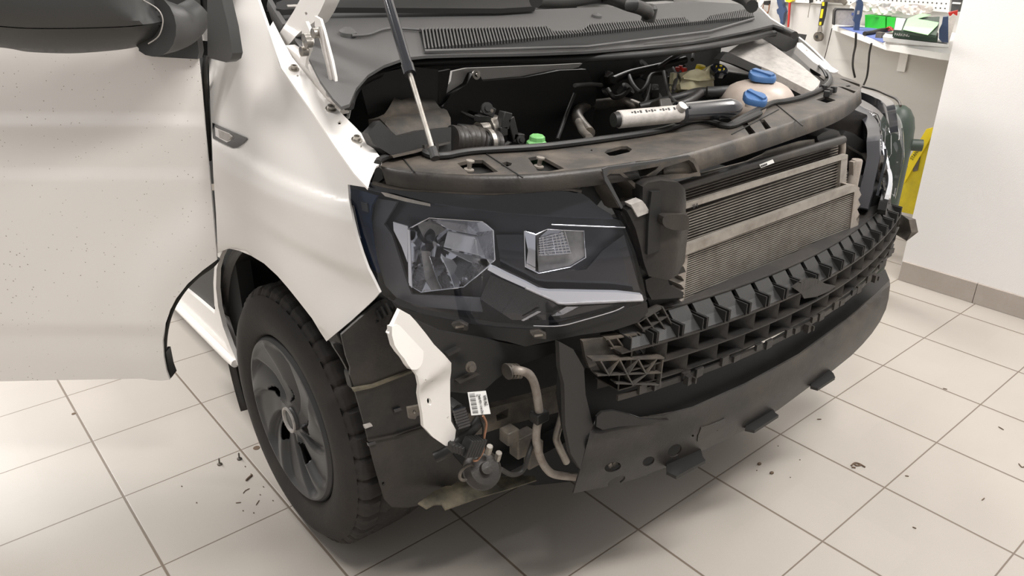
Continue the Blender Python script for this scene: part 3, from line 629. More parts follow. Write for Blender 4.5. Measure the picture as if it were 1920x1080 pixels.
# ------------------------------------------------------------------ radiator pack
def core(name, TL, TR, BL, BR, y, n, railw, backm, railm, parent, depth=.02):
    S = PY(y); S2 = PY(y + .004)
    o = solid(name, [TL, TR, BR, BL], S2, backm, parent, t=0, ext=(0, depth, 0), smooth=False)
    b = MB(); a0, a1, b0, b1 = pt(*TL, S), pt(*TR, S), pt(*BL, S), pt(*BR, S)
    z0 = (a0.z + a1.z) / 2; z1 = min(b0.z, b1.z); 
    for i in range(n):
        t = (i + .5) / n; p = a0.lerp(b0, t); q = a1.lerp(b1, t); b.bar(p, q, .002, railw)
    r = b.build('cooling_tubes', railm, o, smooth=False); return o
rad = core('radiator', (1284, 375), (1583, 276), (1284, 392), (1583, 296), -1.725, 4, .0018, M['fins'], M['alud'], van)
core('radiator_lower', (1284, 352), (1583, 262), (1284, 395), (1583, 300), -1.735, 8, .0014, M['fins'], M['alud'], van)
b = MB(); b.tube([pt(1268, 352, PY(-1.76)), pt(1420, 306, PY(-1.76)), pt(1580, 262, PY(-1.76))], .0105, 14); b.build('radiator_top_tank', M['dusty2'], rad)
solid('sticker', [(1424, 309), (1449, 299), (1452, 305), (1427, 315)], PY(-1.772), M['paper'], rad, t=.001)
for k in range(4): solid('print', [(1427 + k * 3, 310.5 - k * 1.2), (1429 + k * 3, 309.7 - k * 1.2), (1430 + k * 3, 312.4 - k * 1.2), (1428 + k * 3, 313.2 - k * 1.2)], PY(-1.7735), M['ink'], rad, t=.0006)
solid('heat_shield_strip', [(1297, 335), (1310, 326), (1400, 303), (1430, 290), (1440, 283), (1500, 265), (1527, 261), (1528, 270), (1440, 296), (1300, 343)], PY(-1.745), M['alu'], van, t=.004)
solid('shroud_clip', [(1532, 256), (1555, 244), (1573, 246), (1577, 266), (1560, 272), (1540, 268)], PY(-1.75), M['plastic'], van, t=.03, sm=2)
pxtube('radiator_side_pipe', [(1573, 262, PY(-1.755)), (1578, 266, PY(-1.755)), (1579, 280, PY(-1.755)), (1576, 300, PY(-1.755))], .009, M['alud'], van)
cond = core('condenser', (1284, 398), (1588, 296), (1284, 475), (1588, 372), -1.772, 15, .0016, M['fins'], M['alu'], van)
solid('condenser_top_bar', [(1280, 383), (1586, 289), (1590, 296), (1282, 393)], PY(-1.782), M['alu'], cond, t=0, ext=(0, .008, 0))
b = MB(); b._l(pt(1596, 355, PY(-1.77)), Vector((0, 0, 1)), [(-.02, 0), (-.02, .014), (.075, .014), (.078, .012), (.078, 0)], 20, 0); b.build('receiver_tank', M['alud'], cond)
solid('condenser_side', [(1578, 293), (1590, 290), (1584, 375), (1572, 372)], PY(-1.779), M['alu'], cond, t=.012)
solid('tank_bracket', [(1600, 304), (1612, 302), (1611, 312), (1604, 330), (1600, 332)], PY(-1.775), M['alud'], cond, t=.012)
text('stamp', '84', (1298, 391), (1308, 387), (1297, 384), PY(-1.7835), M['ink'], cond); 
cool = core('charge_air_cooler', (1286, 476), (1604, 360), (1281, 612), (1590, 483), -1.806, 34, .0019, M['fins'], M['alu'], van, .03)
solid('cooler_top_bar', [(1283, 462), (1598, 347), (1607, 352), (1606, 358), (1285, 478)], PY(-1.815), M['alu'], cool, t=0, ext=(0, .012, 0))
wv = [(1604 + 5 * (k % 2), 352 + k * 9.2) for k in range(15)]
solid('cooler_side_tank', [(1598, 348), (1604, 347), (1612, 352)] + [(a + 7 - k * .9, b_ + 4) for k, (a, b_) in enumerate(wv)] + [(1590, 484), (1588, 480), (1602, 362)], PY(-1.81), M['alud'], cool, t=.03)
solid('cooler_side_tank', [(1286, 474), (1290, 480), (1284, 545), (1280, 610), (1276, 600)] + [(1283 - 6 * (k % 2) - (14 - k) * -.0, 590 - k * 8) for k in range(14)], PY(-1.81), M['alud'], cool, t=.03)
solid('side_baffle', [(1605, 360), (1614, 380), (1604, 480), (1590, 500), (1640, 470), (1650, 440), (1640, 360), (1618, 320), (1606, 330)], PY(-1.74), M['plastic'], van, t=.02)
pxtube('radiator_hose', [(1612, 360, PY(-1.72)), (1618, 400, PY(-1.72)), (1612, 450, PY(-1.72)), (1600, 490, PY(-1.72))], .014, M['dusty2'], van)
# far side mounting panel and struts next to the far headlight
solid('mounting_panel', [(1540, 240), (1600, 205), (1625, 215), (1650, 260), (1668, 330), (1672, 400), (1660, 420), (1600, 330), (1540, 280)], PY(-1.64), M['dusty2'], van, t=.02)
solid('mounting_arm', [(1585, 245), (1600, 250), (1648, 282), (1646, 296), (1636, 300), (1590, 272), (1578, 256)], PY(-1.70), M['plastic'], van, t=.02)
solid('mounting_arm', [(1628, 290), (1648, 288), (1660, 292), (1668, 335), (1655, 322), (1640, 312)], PY(-1.74), M['dusty'], van, t=.02)
solid('mounting_arm', [(1600, 330), (1640, 330), (1665, 370), (1672, 398), (1658, 440), (1630, 400), (1612, 360)], PY(-1.76), M['plastic'], van, t=.02, g=16)
# ------------------------------------------------------------------ ribbed bumper support
def yf(x): return -1.888 + .235 * (x - XC) ** 2
X0, X1 = .70, 1.915
def rail(b, z, d0, d1, th=.003, x0=X0, x1=X1, dz=0):
    n = 40
    for i in range(n):
        xa = x0 + (x1 - x0) * i / n; xb = x0 + (x1 - x0) * (i + 1) / n; ya, yb = yf(xa), yf(xb)
        v = []
        for z_ in (0, th): v += [Vector((xa, ya + d0, z + z_)), Vector((xb, yb + d0, z + z_)), Vector((xb, yb + d1, z + z_ + dz)), Vector((xa, ya + d1, z + z_ + dz))]
        b.add(v, [[3, 2, 1, 0], [4, 5, 6, 7], [0, 1, 5, 4], [1, 2, 6, 5], [2, 3, 7, 6], [3, 0, 4, 7]])
support = None
b = MB(); rail(b, .622, 0, .06); rail(b, .662, -.004, .06); rail(b, .704, -.002, .06); rail(b, .748, .04, .075, dz=.004)
# back wall
n = 40
for i in range(n):
    xa = X0 + (X1 - X0) * i / n; xb = X0 + (X1 - X0) * (i + 1) / n
    b.add([Vector((xa, yf(xa) + .055, .60)), Vector((xb, yf(xb) + .055, .60)), Vector((xb, yf(xb) + .055, .75)), Vector((xa, yf(xa) + .055, .75))], [[0, 1, 2, 3]])
support = b.build('bumper_support', M['dusty2'], van, smooth=False); support.data.materials[0] = M['dusty2']
def plate(b, x_a, da, x_b, db, z0, z1, th=.003):
    p = Vector((x_a, yf(x_a) + da, 0)); q = Vector((x_b, yf(x_b) + db, 0)); d = (q - p).normalized(); nn = Vector((-d.y, d.x, 0)) * th / 2
    v = [p - nn, q - nn, q + nn, p + nn]; v = [a + Vector((0, 0, z0)) for a in v] + [a + Vector((0, 0, z1)) for a in v]
    b.add(v, [[3, 2, 1, 0], [4, 5, 6, 7], [0, 1, 5, 4], [1, 2, 6, 5], [2, 3, 7, 6], [3, 0, 4, 7]])
b = MB(); N_ = 15
for row, (z0, z1) in enumerate(((.624, .664), (.664, .705))):
    for i in range(N_):
        xa = X0 + (X1 - X0) * (i + .5 * row * .6) / N_; w_ = (X1 - X0) / N_
        if xa + w_ * .5 > X1: continue
        plate(b, xa, .0, xa + w_ * .5, .055, z0, z1); plate(b, min(xa + w_, X1), .0, xa + w_ * .5, .055, z0, z1)
b.build('support_rib', M['dusty2'], support, smooth=False)
b = MB()
for i in range(19):     # sloping pads with stepped ribs between them
    xa = X0 + .02 + (X1 - X0 - .04) * i / 19; xb = xa + (X1 - X0) / 19 * .76
    for s_, e_ in ((xa, xb),):
        v = [Vector((s_, yf(s_) + .002, .708)), Vector((e_, yf(e_) + .002, .708)), Vector((e_, yf(e_) + .02, .724)), Vector((e_, yf(e_) + .045, .752)), Vector((s_, yf(s_) + .045, .752)), Vector((s_, yf(s_) + .02, .724))]
        v2 = [a + Vector((0, .004, -.005)) for a in v]; b.add(v + v2, [[0, 1, 2, 5], [5, 2, 3, 4], [7, 6, 11, 8], [8, 11, 10, 9], [0, 6, 7, 1], [1, 7, 8, 2], [2, 8, 9, 3], [0, 5, 11, 6], [5, 4, 10, 11]])
    for s_ in (xa, xb, xb + .010):
        plate(b, s_, -.002, s_ + .002, .05, .706, .732, .0025)
b.build('support_pad', M['plastic'], support, smooth=False)
b = MB()
for i in range(34):
    x = X0 + (X1 - X0) * (i + .5) / 34
    if i % 3: b.box((x, yf(x) - .002, .612 + .003 * math.sin(i * 2.1)), (.022, .006, .014 + .006 * (i % 2)))
    if i % 11 == 4: b.box((x, yf(x) - .008, .605), (.012, .012, .02)); b.box((x + .012, yf(x + .012) - .01, .603), (.004, .016, .012))
rail(b, .600, -.001, .004, .012); b.build('support_clip_edge', M['dusty2'], support, smooth=False)
ES = front(-1.885, .235)
for k, P_ in enumerate([[(1092, 640), (1135, 632), (1175, 640), (1240, 650), (1250, 668), (1200, 676), (1160, 668), (1105, 690), (1098, 670)]]):
    solid('support_end', P_, front(-1.86, .235), M['dusty'], support, t=.01, g=14)
solid('support_end', [(1100, 672), (1155, 668), (1240, 668), (1238, 700), (1225, 724), (1200, 726), (1175, 715), (1150, 700), (1125, 702), (1108, 695)], front(-1.86, .235), M['dusty2'], support, t=.01)
b = MB(); E2 = front(-1.885, .235)
for a, c in (((1105, 672), (1240, 668)), ((1115, 700), (1236, 695)), ((1150, 715), (1230, 718)), ((1135, 700), (1155, 670)), ((1135, 700), (1120, 674)), ((1170, 700), (1155, 670)), ((1170, 700), (1190, 670)), ((1205, 698), (1190, 670)), ((1205, 698), (1225, 669)), ((1180, 718), (1170, 700)), ((1180, 718), (1205, 698)), ((1236, 672), (1230, 720))):
    b.bar(pt(*a, E2), pt(*c, E2), .003, .02, up=(0, 1, 0))
b.build('support_rib', M['dusty'], support, smooth=False)
b = MB()
for a, c in (((1132, 633), (1190, 624)), ((1140, 650), (1215, 638)), ((1160, 672), (1240, 662)), ((1134, 632), (1162, 672)), ((1150, 630), (1178, 668)), ((1175, 626), (1205, 666)), ((1192, 622), (1238, 664)),
             ((1190, 602), (1235, 574)), ((1200, 618), (1248, 588)), ((1188, 600), (1215, 634)), ((1205, 592), (1232, 630)), ((1220, 583), (1246, 622)), ((1236, 573), (1260, 618)), ((1215, 634), (1262, 618))):
    b.bar(pt(*a, front(-1.862, .235)), pt(*c, front(-1.862, .235)), .003, .018, up=(0, 1, 0))
b.build('support_grid', M['dusty'], support, smooth=False)
solid('support_plate', [(1130, 632), (1192, 622), (1236, 574), (1262, 618), (1240, 664), (1162, 674)], front(-1.845, .235), M['plastic'], support, t=.006)
solid('support_plate', [(1172, 636), (1186, 632), (1210, 660), (1194, 664)], front(-1.868, .235), M['cap'], support, t=.006)
solid('support_end', [(1660, 405), (1690, 402), (1704, 412), (1709, 436), (1700, 452), (1680, 440), (1668, 425)], front(-1.86, .235), M['dusty'], support, t=.02, g=14)
# torn latch bracket lying over the pads
solid('latch_bracket', [(1488, 540), (1512, 524), (1530, 522), (1548, 532), (1568, 536), (1556, 546), (1532, 556), (1508, 560), (1502, 550)], front(-1.89, .235), M['dusty2'], support, t=.008)
# ------------------------------------------------------------------ lower bumper beam
BZ = lambda z: ((.30 * (.44 - z) if z < .44 else 0) + (1.1 * (z - .535) if z > .535 else 0) - .010 * math.exp(-((z - .52) / .02) ** 2))
BF = Im(lambda p: p.y - (-1.872 + (.22 if p.x < XC else .115) * (p.x - XC) ** 2 + BZ(p.z)))
ov = lambda u, v, a, b_, r=0: [(u + a * math.cos(t) * math.cos(r) - b_ * math.sin(t) * math.sin(r), v + a * math.cos(t) * math.sin(r) + b_ * math.sin(t) * math.cos(r)) for t in [2 * math.pi * k / 16 for k in range(16)]]
beam = solid('bumper_beam', [(1118, 782), (1126, 772), (1145, 768), (1170, 772), (1200, 782), (1240, 780), (1300, 765), (1400, 720), (1500, 665), (1600, 590), (1668, 525), (1669, 535), (1666, 560), (1661, 580), (1650, 603), (1635, 625), (1618, 645), (1596, 667), (1560, 696), (1518, 725), (1460, 768), (1398, 806), (1332, 838), (1273, 866), (1196, 897), (1140, 912), (1075, 925), (1088, 880), (1100, 835), (1106, 810), (1112, 798)],
    BF, M['dusty2'], van, t=.004, g=14, holes=[ov(1149, 876, 16, 9, -.25), ov(1156, 902, 18, 7, -.45), ov(1216, 865, 12, 8, -.5), ov(1265, 845, 15, 10, -.7), ov(1344, 803, 4, 5.5, .3), ov(1299, 817, 2, 2)])
solid('beam_top', [(1118, 782), (1145, 768), (1200, 782), (1300, 765), (1400, 720), (1500, 665), (1600, 590), (1668, 525), (1660, 505), (1560, 570), (1440, 640), (1320, 690), (1220, 725), (1150, 700), (1100, 690), (1085, 720), (1095, 790), (1108, 803)], Im(lambda p: p.y - (-1.845 + (.22 if p.x < XC else .12) * (p.x - XC) ** 2 + .55 * (p.z - .50))), M['plastic'], beam, t=.004, g=24)
solid('beam_end', [(1048, 640), (1075, 655), (1095, 690), (1098, 740), (1112, 798), (1100, 830), (1088, 880), (1070, 850), (1060, 800), (1058, 720), (1050, 690)], PY(-1.80), M['plastic'], beam, t=.01, g=0)
solid('beam_lip', [(1118, 800), (1119, 782), (1128, 773), (1150, 770), (1175, 776), (1200, 785), (1255, 788), (1200, 797), (1160, 800), (1130, 806)], front(-1.884, .22), M['plastic'], beam, t=.006, g=12)
solid('beam_embossing', [(1309, 817), (1315, 802), (1335, 797), (1360, 786), (1358, 800), (1330, 815), (1308, 828)], Im(lambda p: BF.g(p) + .002), M['dusty2'], beam, t=.003)
for k in range(3):
    solid('bolt_end', [(1141 + k * 8, 872 - k * 3), (1146 + k * 8, 868 - k * 3), (1149 + k * 8, 874 - k * 3), (1144 + k * 8, 879 - k * 3)], front(-1.852, .22), M['alu'], beam, t=.006)
for P_ in ([(1250, 884), (1250, 860), (1312, 835), (1318, 856), (1323, 863), (1268, 893)], [(1397, 803), (1400, 790), (1445, 760), (1454, 774), (1460, 778), (1415, 807)], [(1520, 724), (1520, 710), (1552, 690), (1563, 700), (1566, 707), (1534, 728)]):
    solid('undertray_tab', P_, PZ(.36), M['plastic'], van, ext=(0, 0, -.008))
# ------------------------------------------------------------------ wheel side: bracket, pipes, sensor, horn
WB = PP((.5, -1.70, .6), (.25, -1, -.15))
wb = solid('bumper_bracket', [(742, 575), (760, 585), (772, 598), (790, 620), (805, 640), (825, 660), (838, 675), (844, 695), (844, 745), (846, 790), (855, 806), (853, 822), (846, 836), (835, 836), (812, 820), (794, 800), (792, 775), (785, 740), (775, 700), (768, 690), (758, 672), (742, 650), (732, 635), (720, 620), (730, 600)], WB, M['white'], van, t=.006, holes=[ov(805, 753, 4, 7, -.35), ov(790, 707, 1.4, 2), ov(806, 712, 1.4, 2), [(837, 783), (842, 780), (841, 787)]], g=14, disp=lambda p: (0, -.012 * sst(.76, .80, p.z), 0))
solid('bracket_fold', [(735, 612), (758, 612), (790, 632), (794, 668), (788, 688), (772, 693), (758, 672), (740, 648)], PP(pt(760, 640, WB) + Vector((0, -.014, 0)), (.45, -1, -.0)), M['white'], wb, t=.008, sm=2)
for (u, v, m_, P0) in ((825, 691, M['silver'], WB), (884, 689, M['dirtym'], PY(-1.70))):
    p = pt(u, v, P0); b = MB(); d = Vector((-.1, -1, .1)).normalized(); b._l(p + Vector((0, .004, 0)), d, [(0, 0), (0, .0105), (.003, .0105), (.0035, .0075), (.010, .0075), (.0105, 0)], 6 if 0 else 14, 0); b.build('bolt', m_, van)
solid('frame_panel', [(780, 600), (830, 622), (905, 635), (985, 650), (1050, 640), (1060, 655), (1010, 672), (960, 690), (930, 712), (905, 735), (880, 738), (845, 735), (844, 695), (838, 675), (805, 640)], PY(-1.68), M['plastic'], van, t=.01, g=0)
for P_ in ([(838, 664), (862, 652), (866, 656), (842, 668)], [(858, 716), (892, 700), (900, 702), (862, 720)]): solid('frame_rib', P_, PY(-1.69), M['dusty2'], van, t=.01)
solid('dark_backdrop', [(830, 600), (1240, 600), (1240, 700), (1110, 760), (1100, 900), (1000, 910), (890, 900), (850, 850), (835, 800)], PY(-1.52), M['dark'], van, t=.02)  # dark sheet standing in for the shaded void between shield and beam
solid('cross_member', [(860, 800), (880, 775), (1000, 745), (1075, 722), (1090, 740), (1080, 765), (960, 795), (900, 815), (870, 820)], PY(-1.62), M['dirtym'], van, t=.02, holes=[[(930, 778), (954, 765), (952, 782), (932, 790)]])
pipe = pxtube('coolant_pipe', [(958, 695, PY(-1.70)), (975, 695, PY(-1.72)), (992, 702, PY(-1.72)), (1002, 720, PY(-1.72)), (1008, 750, PY(-1.72)), (1011, 780, PY(-1.72)), (1006, 805, PY(-1.72)), (1006, 830, PY(-1.72)), (1014, 860, PY(-1.72)), (1026, 880, PY(-1.72)), (1042, 890, PY(-1.72)), (1085, 895, PY(-1.72))], .0085, M['alud'], van, 6, 12)
b = MB(); p = pt(1011, 780, PY(-1.72)); b.box(p, (.032, .026, .022)); b.build('pipe_clamp', M['plastic'], van, bevel=.003)
b = MB(); 
for k in range(4):
    p = pt(950 + k * 6, 697, PY(-1.70)); b._l(p, Vector((1, 0, 0)), [(0, 0), (0, .016 - .001 * k), (.004, .016), (.004, 0)], 14, 0)
b.build('pipe_fitting', M['dirtym'], van)
pxtube('coolant_pipe', [(1060, 750, PY(-1.66)), (1052, 785, PY(-1.66)), (1044, 815, PY(-1.66)), (1045, 830, PY(-1.66)), (1062, 866, PY(-1.66))], .0085, M['alu'], van, 6, 12)
for (u, v) in ((1066, 820), (1082, 848)):
    p = pt(u, v, PY(-1.74)); b = MB(); b._l(p, Vector((-.2, -1, .1)).normalized(), [(0, 0), (0, .008), (.006, .008), (.0065, 0)], 6, 0); b.build('bolt', M['dirtym'], van)
solid('beam_mount', [(1050, 655), (1090, 660), (1100, 740), (1106, 800), (1090, 880), (1075, 868), (1058, 800), (1048, 740), (1052, 700)], PY(-1.72), M['plastic'], van, t=.01)
solid('clip', [(765, 765), (790, 760), (790, 778), (782, 780), (779, 786), (768, 785)], PY(-1.66), M['dirtym'], van, t=.006, holes=[ov(777, 772, 3, 4)])
# label tag on the wiring plug
tagp = PP(pt(900, 758, PY(-1.745)), (-.2, -1, .15))
tg = solid('label_tag', [(877, 736), (911, 733), (920, 776), (884, 779)], tagp, M['paper'], van, t=.001)
bars = MB(); X_ = lambda s, t: (877 + 34 * s + 8 * t, 736 - 3 * s + 43 * t)
for k in range(16):
    t0 = .04 + k * .058; w_ = .012 + .016 * ((k * 7) % 3) / 2
    P_ = [X_(.05, t0), X_(.36, t0), X_(.36, t0 + w_), X_(.05, t0 + w_)]; q = [pt(*p, tagp) + Vector((0, -.0008, 0)) for p in P_]; bars.add(q, [[0, 1, 2, 3]])
bars.build('barcode', M['ink'], tg, smooth=False)
text('print', 'VW AG', X_(.78, .16), X_(.78, .60), X_(.96, .16), tagp, M['ink'], tg)
text('print', '7H0 971 114 CN', X_(.52, .1), X_(.52, .93), X_(.64, .1), tagp, M['ink'], tg)
text('print', 'TL', X_(.25 + .16, .1), X_(.25 + .16, .18), X_(.49, .1), tagp, M['ink'], tg)
h_ = lambda L, r, m=M['plastic'], nm='cable': pxtube(nm, [(u, v, PY(y)) for u, v, y in L], r, m, van)
plug = solid('wiring_plug', [(850, 765), (866, 758), (876, 785), (884, 800), (872, 808), (862, 815), (853, 800), (847, 780)], PY(-1.73), M['plastic'], van, t=.03, sm=2)
b = MB(); 
for k in range(7): p0, p1 = pt(850 + k * 1.5, 772 + k * 5, PY(-1.738)), pt(872 + k * 1.5, 765 + k * 5, PY(-1.738)); b.bar(p0, p1, .004, .005)
b.build('plug_ribs', M['gloss'], plug)
h_([(815, 858, -1.70), (840, 845, -1.71), (870, 820, -1.72), (890, 800, -1.73), (900, 785, -1.73)], .010, M['plastic'], 'wiring_loom')
h_([(906, 780, -1.75), (912, 795, -1.75), (908, 820, -1.75), (906, 845, -1.75), (896, 862, -1.75), (888, 864, -1.75)], .0022, M['copper'])
h_([(898, 775, -1.74), (906, 800, -1.74), (905, 825, -1.74)], .0022, M['rubber'])
h_([(940, 880, -1.72), (960, 890, -1.72), (980, 882, -1.72), (992, 850, -1.72), (1000, 825, -1.70)], .005, M['rubber'])
b = MB()
for k in range(6): p = pt(874 + k * 5, 838 - k * 0.5, PY(-1.745)); b.box(p, (.006, .022, .034), Matrix.Rotation(.5, 3, 'Y'))
for k in range(4): p = pt(845 + k * 6, 836 + k * 2, PY(-1.74)); b.box(p, (.007, .02, .016))
b.build('connector', M['plastic'], van, bevel=.001)
hn = MB(); c = pt(906, 880, PY(-1.74)); d = Vector((-.15, -.75, .65)).normalized()
hn._l(c - d * .02, d, [(0, 0), (0, .034), (.012, .038), (.018, .037), (.024, .03), (.030, .028), (.032, .012), (.042, .011), (.043, 0)], 28, 0); horn = hn.build('horn', M['dusty2'], van)
b = MB(); c2 = pt(876, 886, PY(-1.735)); P = [c2 + Vector((math.cos(t) * .017, 0, math.sin(t) * .015)) for t in [2 * math.pi * k / 20 for k in range(21)]]; b.tube(P, .003, 8); b.build('horn_bracket_ring', M['dirtym'], horn)
for (u, v) in ((915, 850), (932, 862)): b = MB(); p = pt(u, v, PY(-1.745)); b._l(p, Vector((0, -.3, 1)).normalized(), [(0, 0), (0, .006), (.02, .006), (.02, 0)], 8, 0); b.build('horn_stud', M['alu'], horn)
b = MB(); b.box(pt(980, 830, PY(-1.66)), (.05, .03, .05)); b.box(pt(1000, 850, PY(-1.66)), (.04, .02, .06)); b.box(pt(955, 815, PY(-1.68)), (.03, .03, .03)); b.build('bracket_block', M['dirtym'], van, bevel=.003)
pxtube('loose_wire', [(986, 865, PY(-1.7)), (992, 852, PY(-1.7)), (996, 845, PY(-1.7))], .0015, M['yellowd'], van)
ut = solid('undertray', [(784, 943), (815, 920), (850, 905), (900, 898), (960, 890), (1003, 893), (1006, 900), (960, 915), (900, 932), (835, 955), (828, 945), (815, 945), (800, 953)], PP((.7, -1.70, .215), (.12, -.25, 1)), M['under'], van, t=.004, g=16)

solid('beam_dark_backing', [(1110, 820), (1300, 790), (1500, 690), (1530, 665), (1540, 690), (1450, 755), (1350, 815), (1200, 885), (1095, 905)], front(-1.80, .22), M['dark'], beam, t=.004, g=24)  # dark sheet added behind the beam, gives its holes their shade
boxobj('undervan_shade_box', (.62, -1.58, .32), (1.95, -.9, .31), M['dark'], van)  # box added to block light and darken the floor under the van
# ------------------------------------------------------------------ cowl panel, seal, windscreen, wipers
CW = PP((XC, -1.35, 1.19), (0, -.22, 1))
cowl = solid('cowl_panel', [(520, 5), (560, 12), (640, 18), (760, 22), (1000, 18), (1200, 10), (1300, 2), (1400, 8), (1412, 18), (1432, 24), (1440, 35), (1452, 45), (1470, 52), (1450, 46), (1400, 58), (1300, 78), (1200, 88), (1100, 96), (1000, 100), (880, 102), (800, 104), (760, 108), (720, 122), (690, 140), (668, 165), (655, 195), (640, 200), (625, 185), (600, 150), (575, 100), (545, 60)], CW, M['grey'], van, t=.006, g=40)
gl_top = [(788, 57), (800, 55), (1022, 51), (1035, 60), (1088, 58), (1104, 47), (1282, 34), (1292, 43), (1318, 40), (1330, 31), (1408, 17), (1412, 20)]
gz = [(786, 58)] + gl_top[1:] + [(1412, 34), (1330, 57), (1100, 86), (960, 90), (796, 95)]
CG = PP((XC, -1.35, 1.190), (0, -.22, 1)); CGr = PP((XC, -1.35, 1.196), (0, -.22, 1))
grille = solid('vent_recess', gz, PP((XC, -1.35, 1.1915), (0, -.22, 1)), M['dark'], cowl, t=.001)
A0, A1 = pt(792, 58, CGr), pt(1411, 19, CGr); B0, B1 = pt(798, 94, CGr), pt(1413, 33, CGr)
b = MB(); NS = 132
def topv(u):
    for (x0, y0), (x1, y1) in zip(gl_top, gl_top[1:]):
        if x0 <= u <= x1: return y0 + (y1 - y0) * (u - x0) / max(1, x1 - x0)
    return gl_top[-1][1]
def proj(p):
    q = RM.transposed() @ (p - CAM); return 960 + FOC * q.x / -q.z, 540 - FOC * q.y / -q.z
for i in range(NS + 1):
    t = i / NS; a = A0.lerp(A1, t); c = B0.lerp(B1, t); ua, va = proj(a); vt = topv(ua); a = pt(ua + 1.2 * (vt - va) * .1, max(vt, va - 3) if vt > va else vt, CGr)
    b.bar(a, c, .0034, .008)
b.build('vent_slats', M['grey'], grille, smooth=False)
for nm, L in (('vent_edge', gl_top), ('vent_edge', [(796, 96), (960, 92), (1100, 88), (1330, 59), (1413, 35)])):
    P = [pt(u, v, CGr) for u, v in L]; b = MB(); b.tube(P, .004, 6); b.build(nm, M['grey'], grille)
pxtube('cowl_step', [(u, v, CGr) for u, v in [(660, 67), (690, 65), (715, 56), (740, 53), (790, 56)]], .003, M['grey'], cowl, 3)
sealp = [(650, 196), (655, 180), (662, 158), (680, 135), (720, 117), (770, 108), (850, 103), (930, 101), (1000, 100), (1100, 97), (1200, 91), (1300, 80), (1380, 66), (1430, 54), (1452, 51), (1470, 57), (1490, 66)]
def sealz(u): return 1.155 + .018 * sst(660, 800, u) - .0 * u
seal = pxtube('hood_seal', [(u, v, PZ(sealz(u))) for u, v in sealp], .010, M['rubber'], van, 5, 10)
pxtube('seal_rail', [(u, v + 12 + 6 * (u < 760), PZ(sealz(u) - .01)) for u, v in sealp[1:-2]] , .009, M['plastic'], seal)
pxtube('seal_rail', [(u, v - 7, PZ(sealz(u) + .005)) for u, v in sealp[2:-3]], .004, M['rubber'], seal)
solid('cowl_side', [(1440, 45), (1455, 47), (1475, 60), (1513, 65), (1508, 80), (1500, 84), (1474, 97), (1440, 78), (1410, 70), (1380, 72), (1400, 60)], PY(-1.28), M['plastic'], van, t=.02)
b = MB(); b._l(pt(652, 66, CW) - Vector((0, 0, .004)), Vector((0, -.2, 1)), [(0, .019), (.012, .018), (.018, .010), (.019, 0)], 24, 0); b.build('wiper_cap', M['grey'], cowl)
b = MB(); b._l(pt(1118, 32, CW) - Vector((0, 0, .004)), Vector((0, -.2, 1)), [(0, .014), (.010, .013), (.015, 0)], 20, 0); b.build('wiper_cap', M['grey'], cowl)
solid('windscreen', [(500, 22), (1000, 16), (1250, 0), (1420, 10), (1410, -80), (1200, -160), (800, -160), (520, -120)], PP((XC, -.70, 1.34), (0, 1, -.62)), M['glass'], van, t=.006)
boxobj('dashboard', (.5, -.35, 1.0), (2.0, -.1, 1.32), M['dark'], van)
solid('wiper_blade', [(518, 5), (530, 0), (800, -6), (1000, -4), (1008, 4), (1004, 12), (940, 16), (760, 15), (600, 14), (530, 18), (518, 16)], PP((XC, -1.05, 1.285), (0, -.35, 1)), M['plastic'], van, t=.012)
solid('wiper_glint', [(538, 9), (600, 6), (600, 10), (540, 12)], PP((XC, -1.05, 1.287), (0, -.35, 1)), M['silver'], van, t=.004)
warm = pxtube('wiper_arm', [(1005, 0, PZ(1.31)), (1060, 2, PZ(1.30)), (1130, -6, PZ(1.30)), (1180, 8, PZ(1.295)), (1208, 18, PZ(1.28)), (1215, 26, PZ(1.27))], .014, M['plastic'], van)
b = MB(); p = pt(1216, 22, PZ(1.26)); b._l(p - Vector((0, 0, .02)), Vector((0, -.2, 1)), [(0, .016), (.03, .016), (.036, .01), (.037, 0)], 20, 0); b.build('wiper_pivot', M['plastic'], warm)
pxtube('wiper_arm', [(1350, -20, PZ(1.30)), (1395, -3, PZ(1.29)), (1410, 12, PZ(1.28))], .014, M['plastic'], van)
# hood: standing open, resting on its strut; only its lower corner is inside the picture
HP = Vector((XC, -1.02, 1.33)); HU = Vector((0, -.30, .954)).normalized()
def hood():
    b = MB(); W = .80; H = .98; nx, nz = 24, 14; v = []; f = []
    for j in range(nz + 1):
        for i in range(nx + 1):
            s = i / nx * 2 - 1; t = j / nz; wx = W * (1 - .06 * t ** 3)
            v.append(HP + Vector((s * wx, .0, 0)) + HU * (t * H + .03 - .10 * (1 - s * s) * (t > .99) * 0) + Vector((0, .05 * (1 - s * s) - .10 * t ** 4, 0)))
    for j in range(nz):
        for i in range(nx): a = j * (nx + 1) + i; f.append([a, a + 1, a + nx + 2, a + nx + 1])
    b.add(v, f); o = b.build('hood', M['white'], van); s = o.modifiers.new('t', 'SOLIDIFY'); s.thickness = .035; s.offset = 0; return o
hd = hood()
H1 = PX(.425)
solid('hood_corner', [(604, -60), (612, -30), (610, 0), (600, 22), (588, 42), (572, 52), (556, 66), (545, 80), (530, 94), (512, 90), (517, 72), (532, 50), (550, 22), (562, 0), (560, -60)], H1, M['white'], hd, t=.03, holes=[[(571, 24), (574, 22), (577, 26), (573, 29)]])
solid('hood_hinge', [(566, 50), (573, 40), (582, 60), (584, 80), (580, 95), (574, 110), (572, 124), (565, 120), (562, 108), (568, 90), (566, 70)], PX(.385), M['white'], hd, t=.006)
solid('hood_hinge', [(590, 30), (600, 36), (606, 55), (614, 85), (622, 115), (628, 145), (629, 160), (622, 166), (618, 155), (612, 125), (604, 95), (597, 65), (590, 48)], PX(.385), M['white'], hd, t=.005)
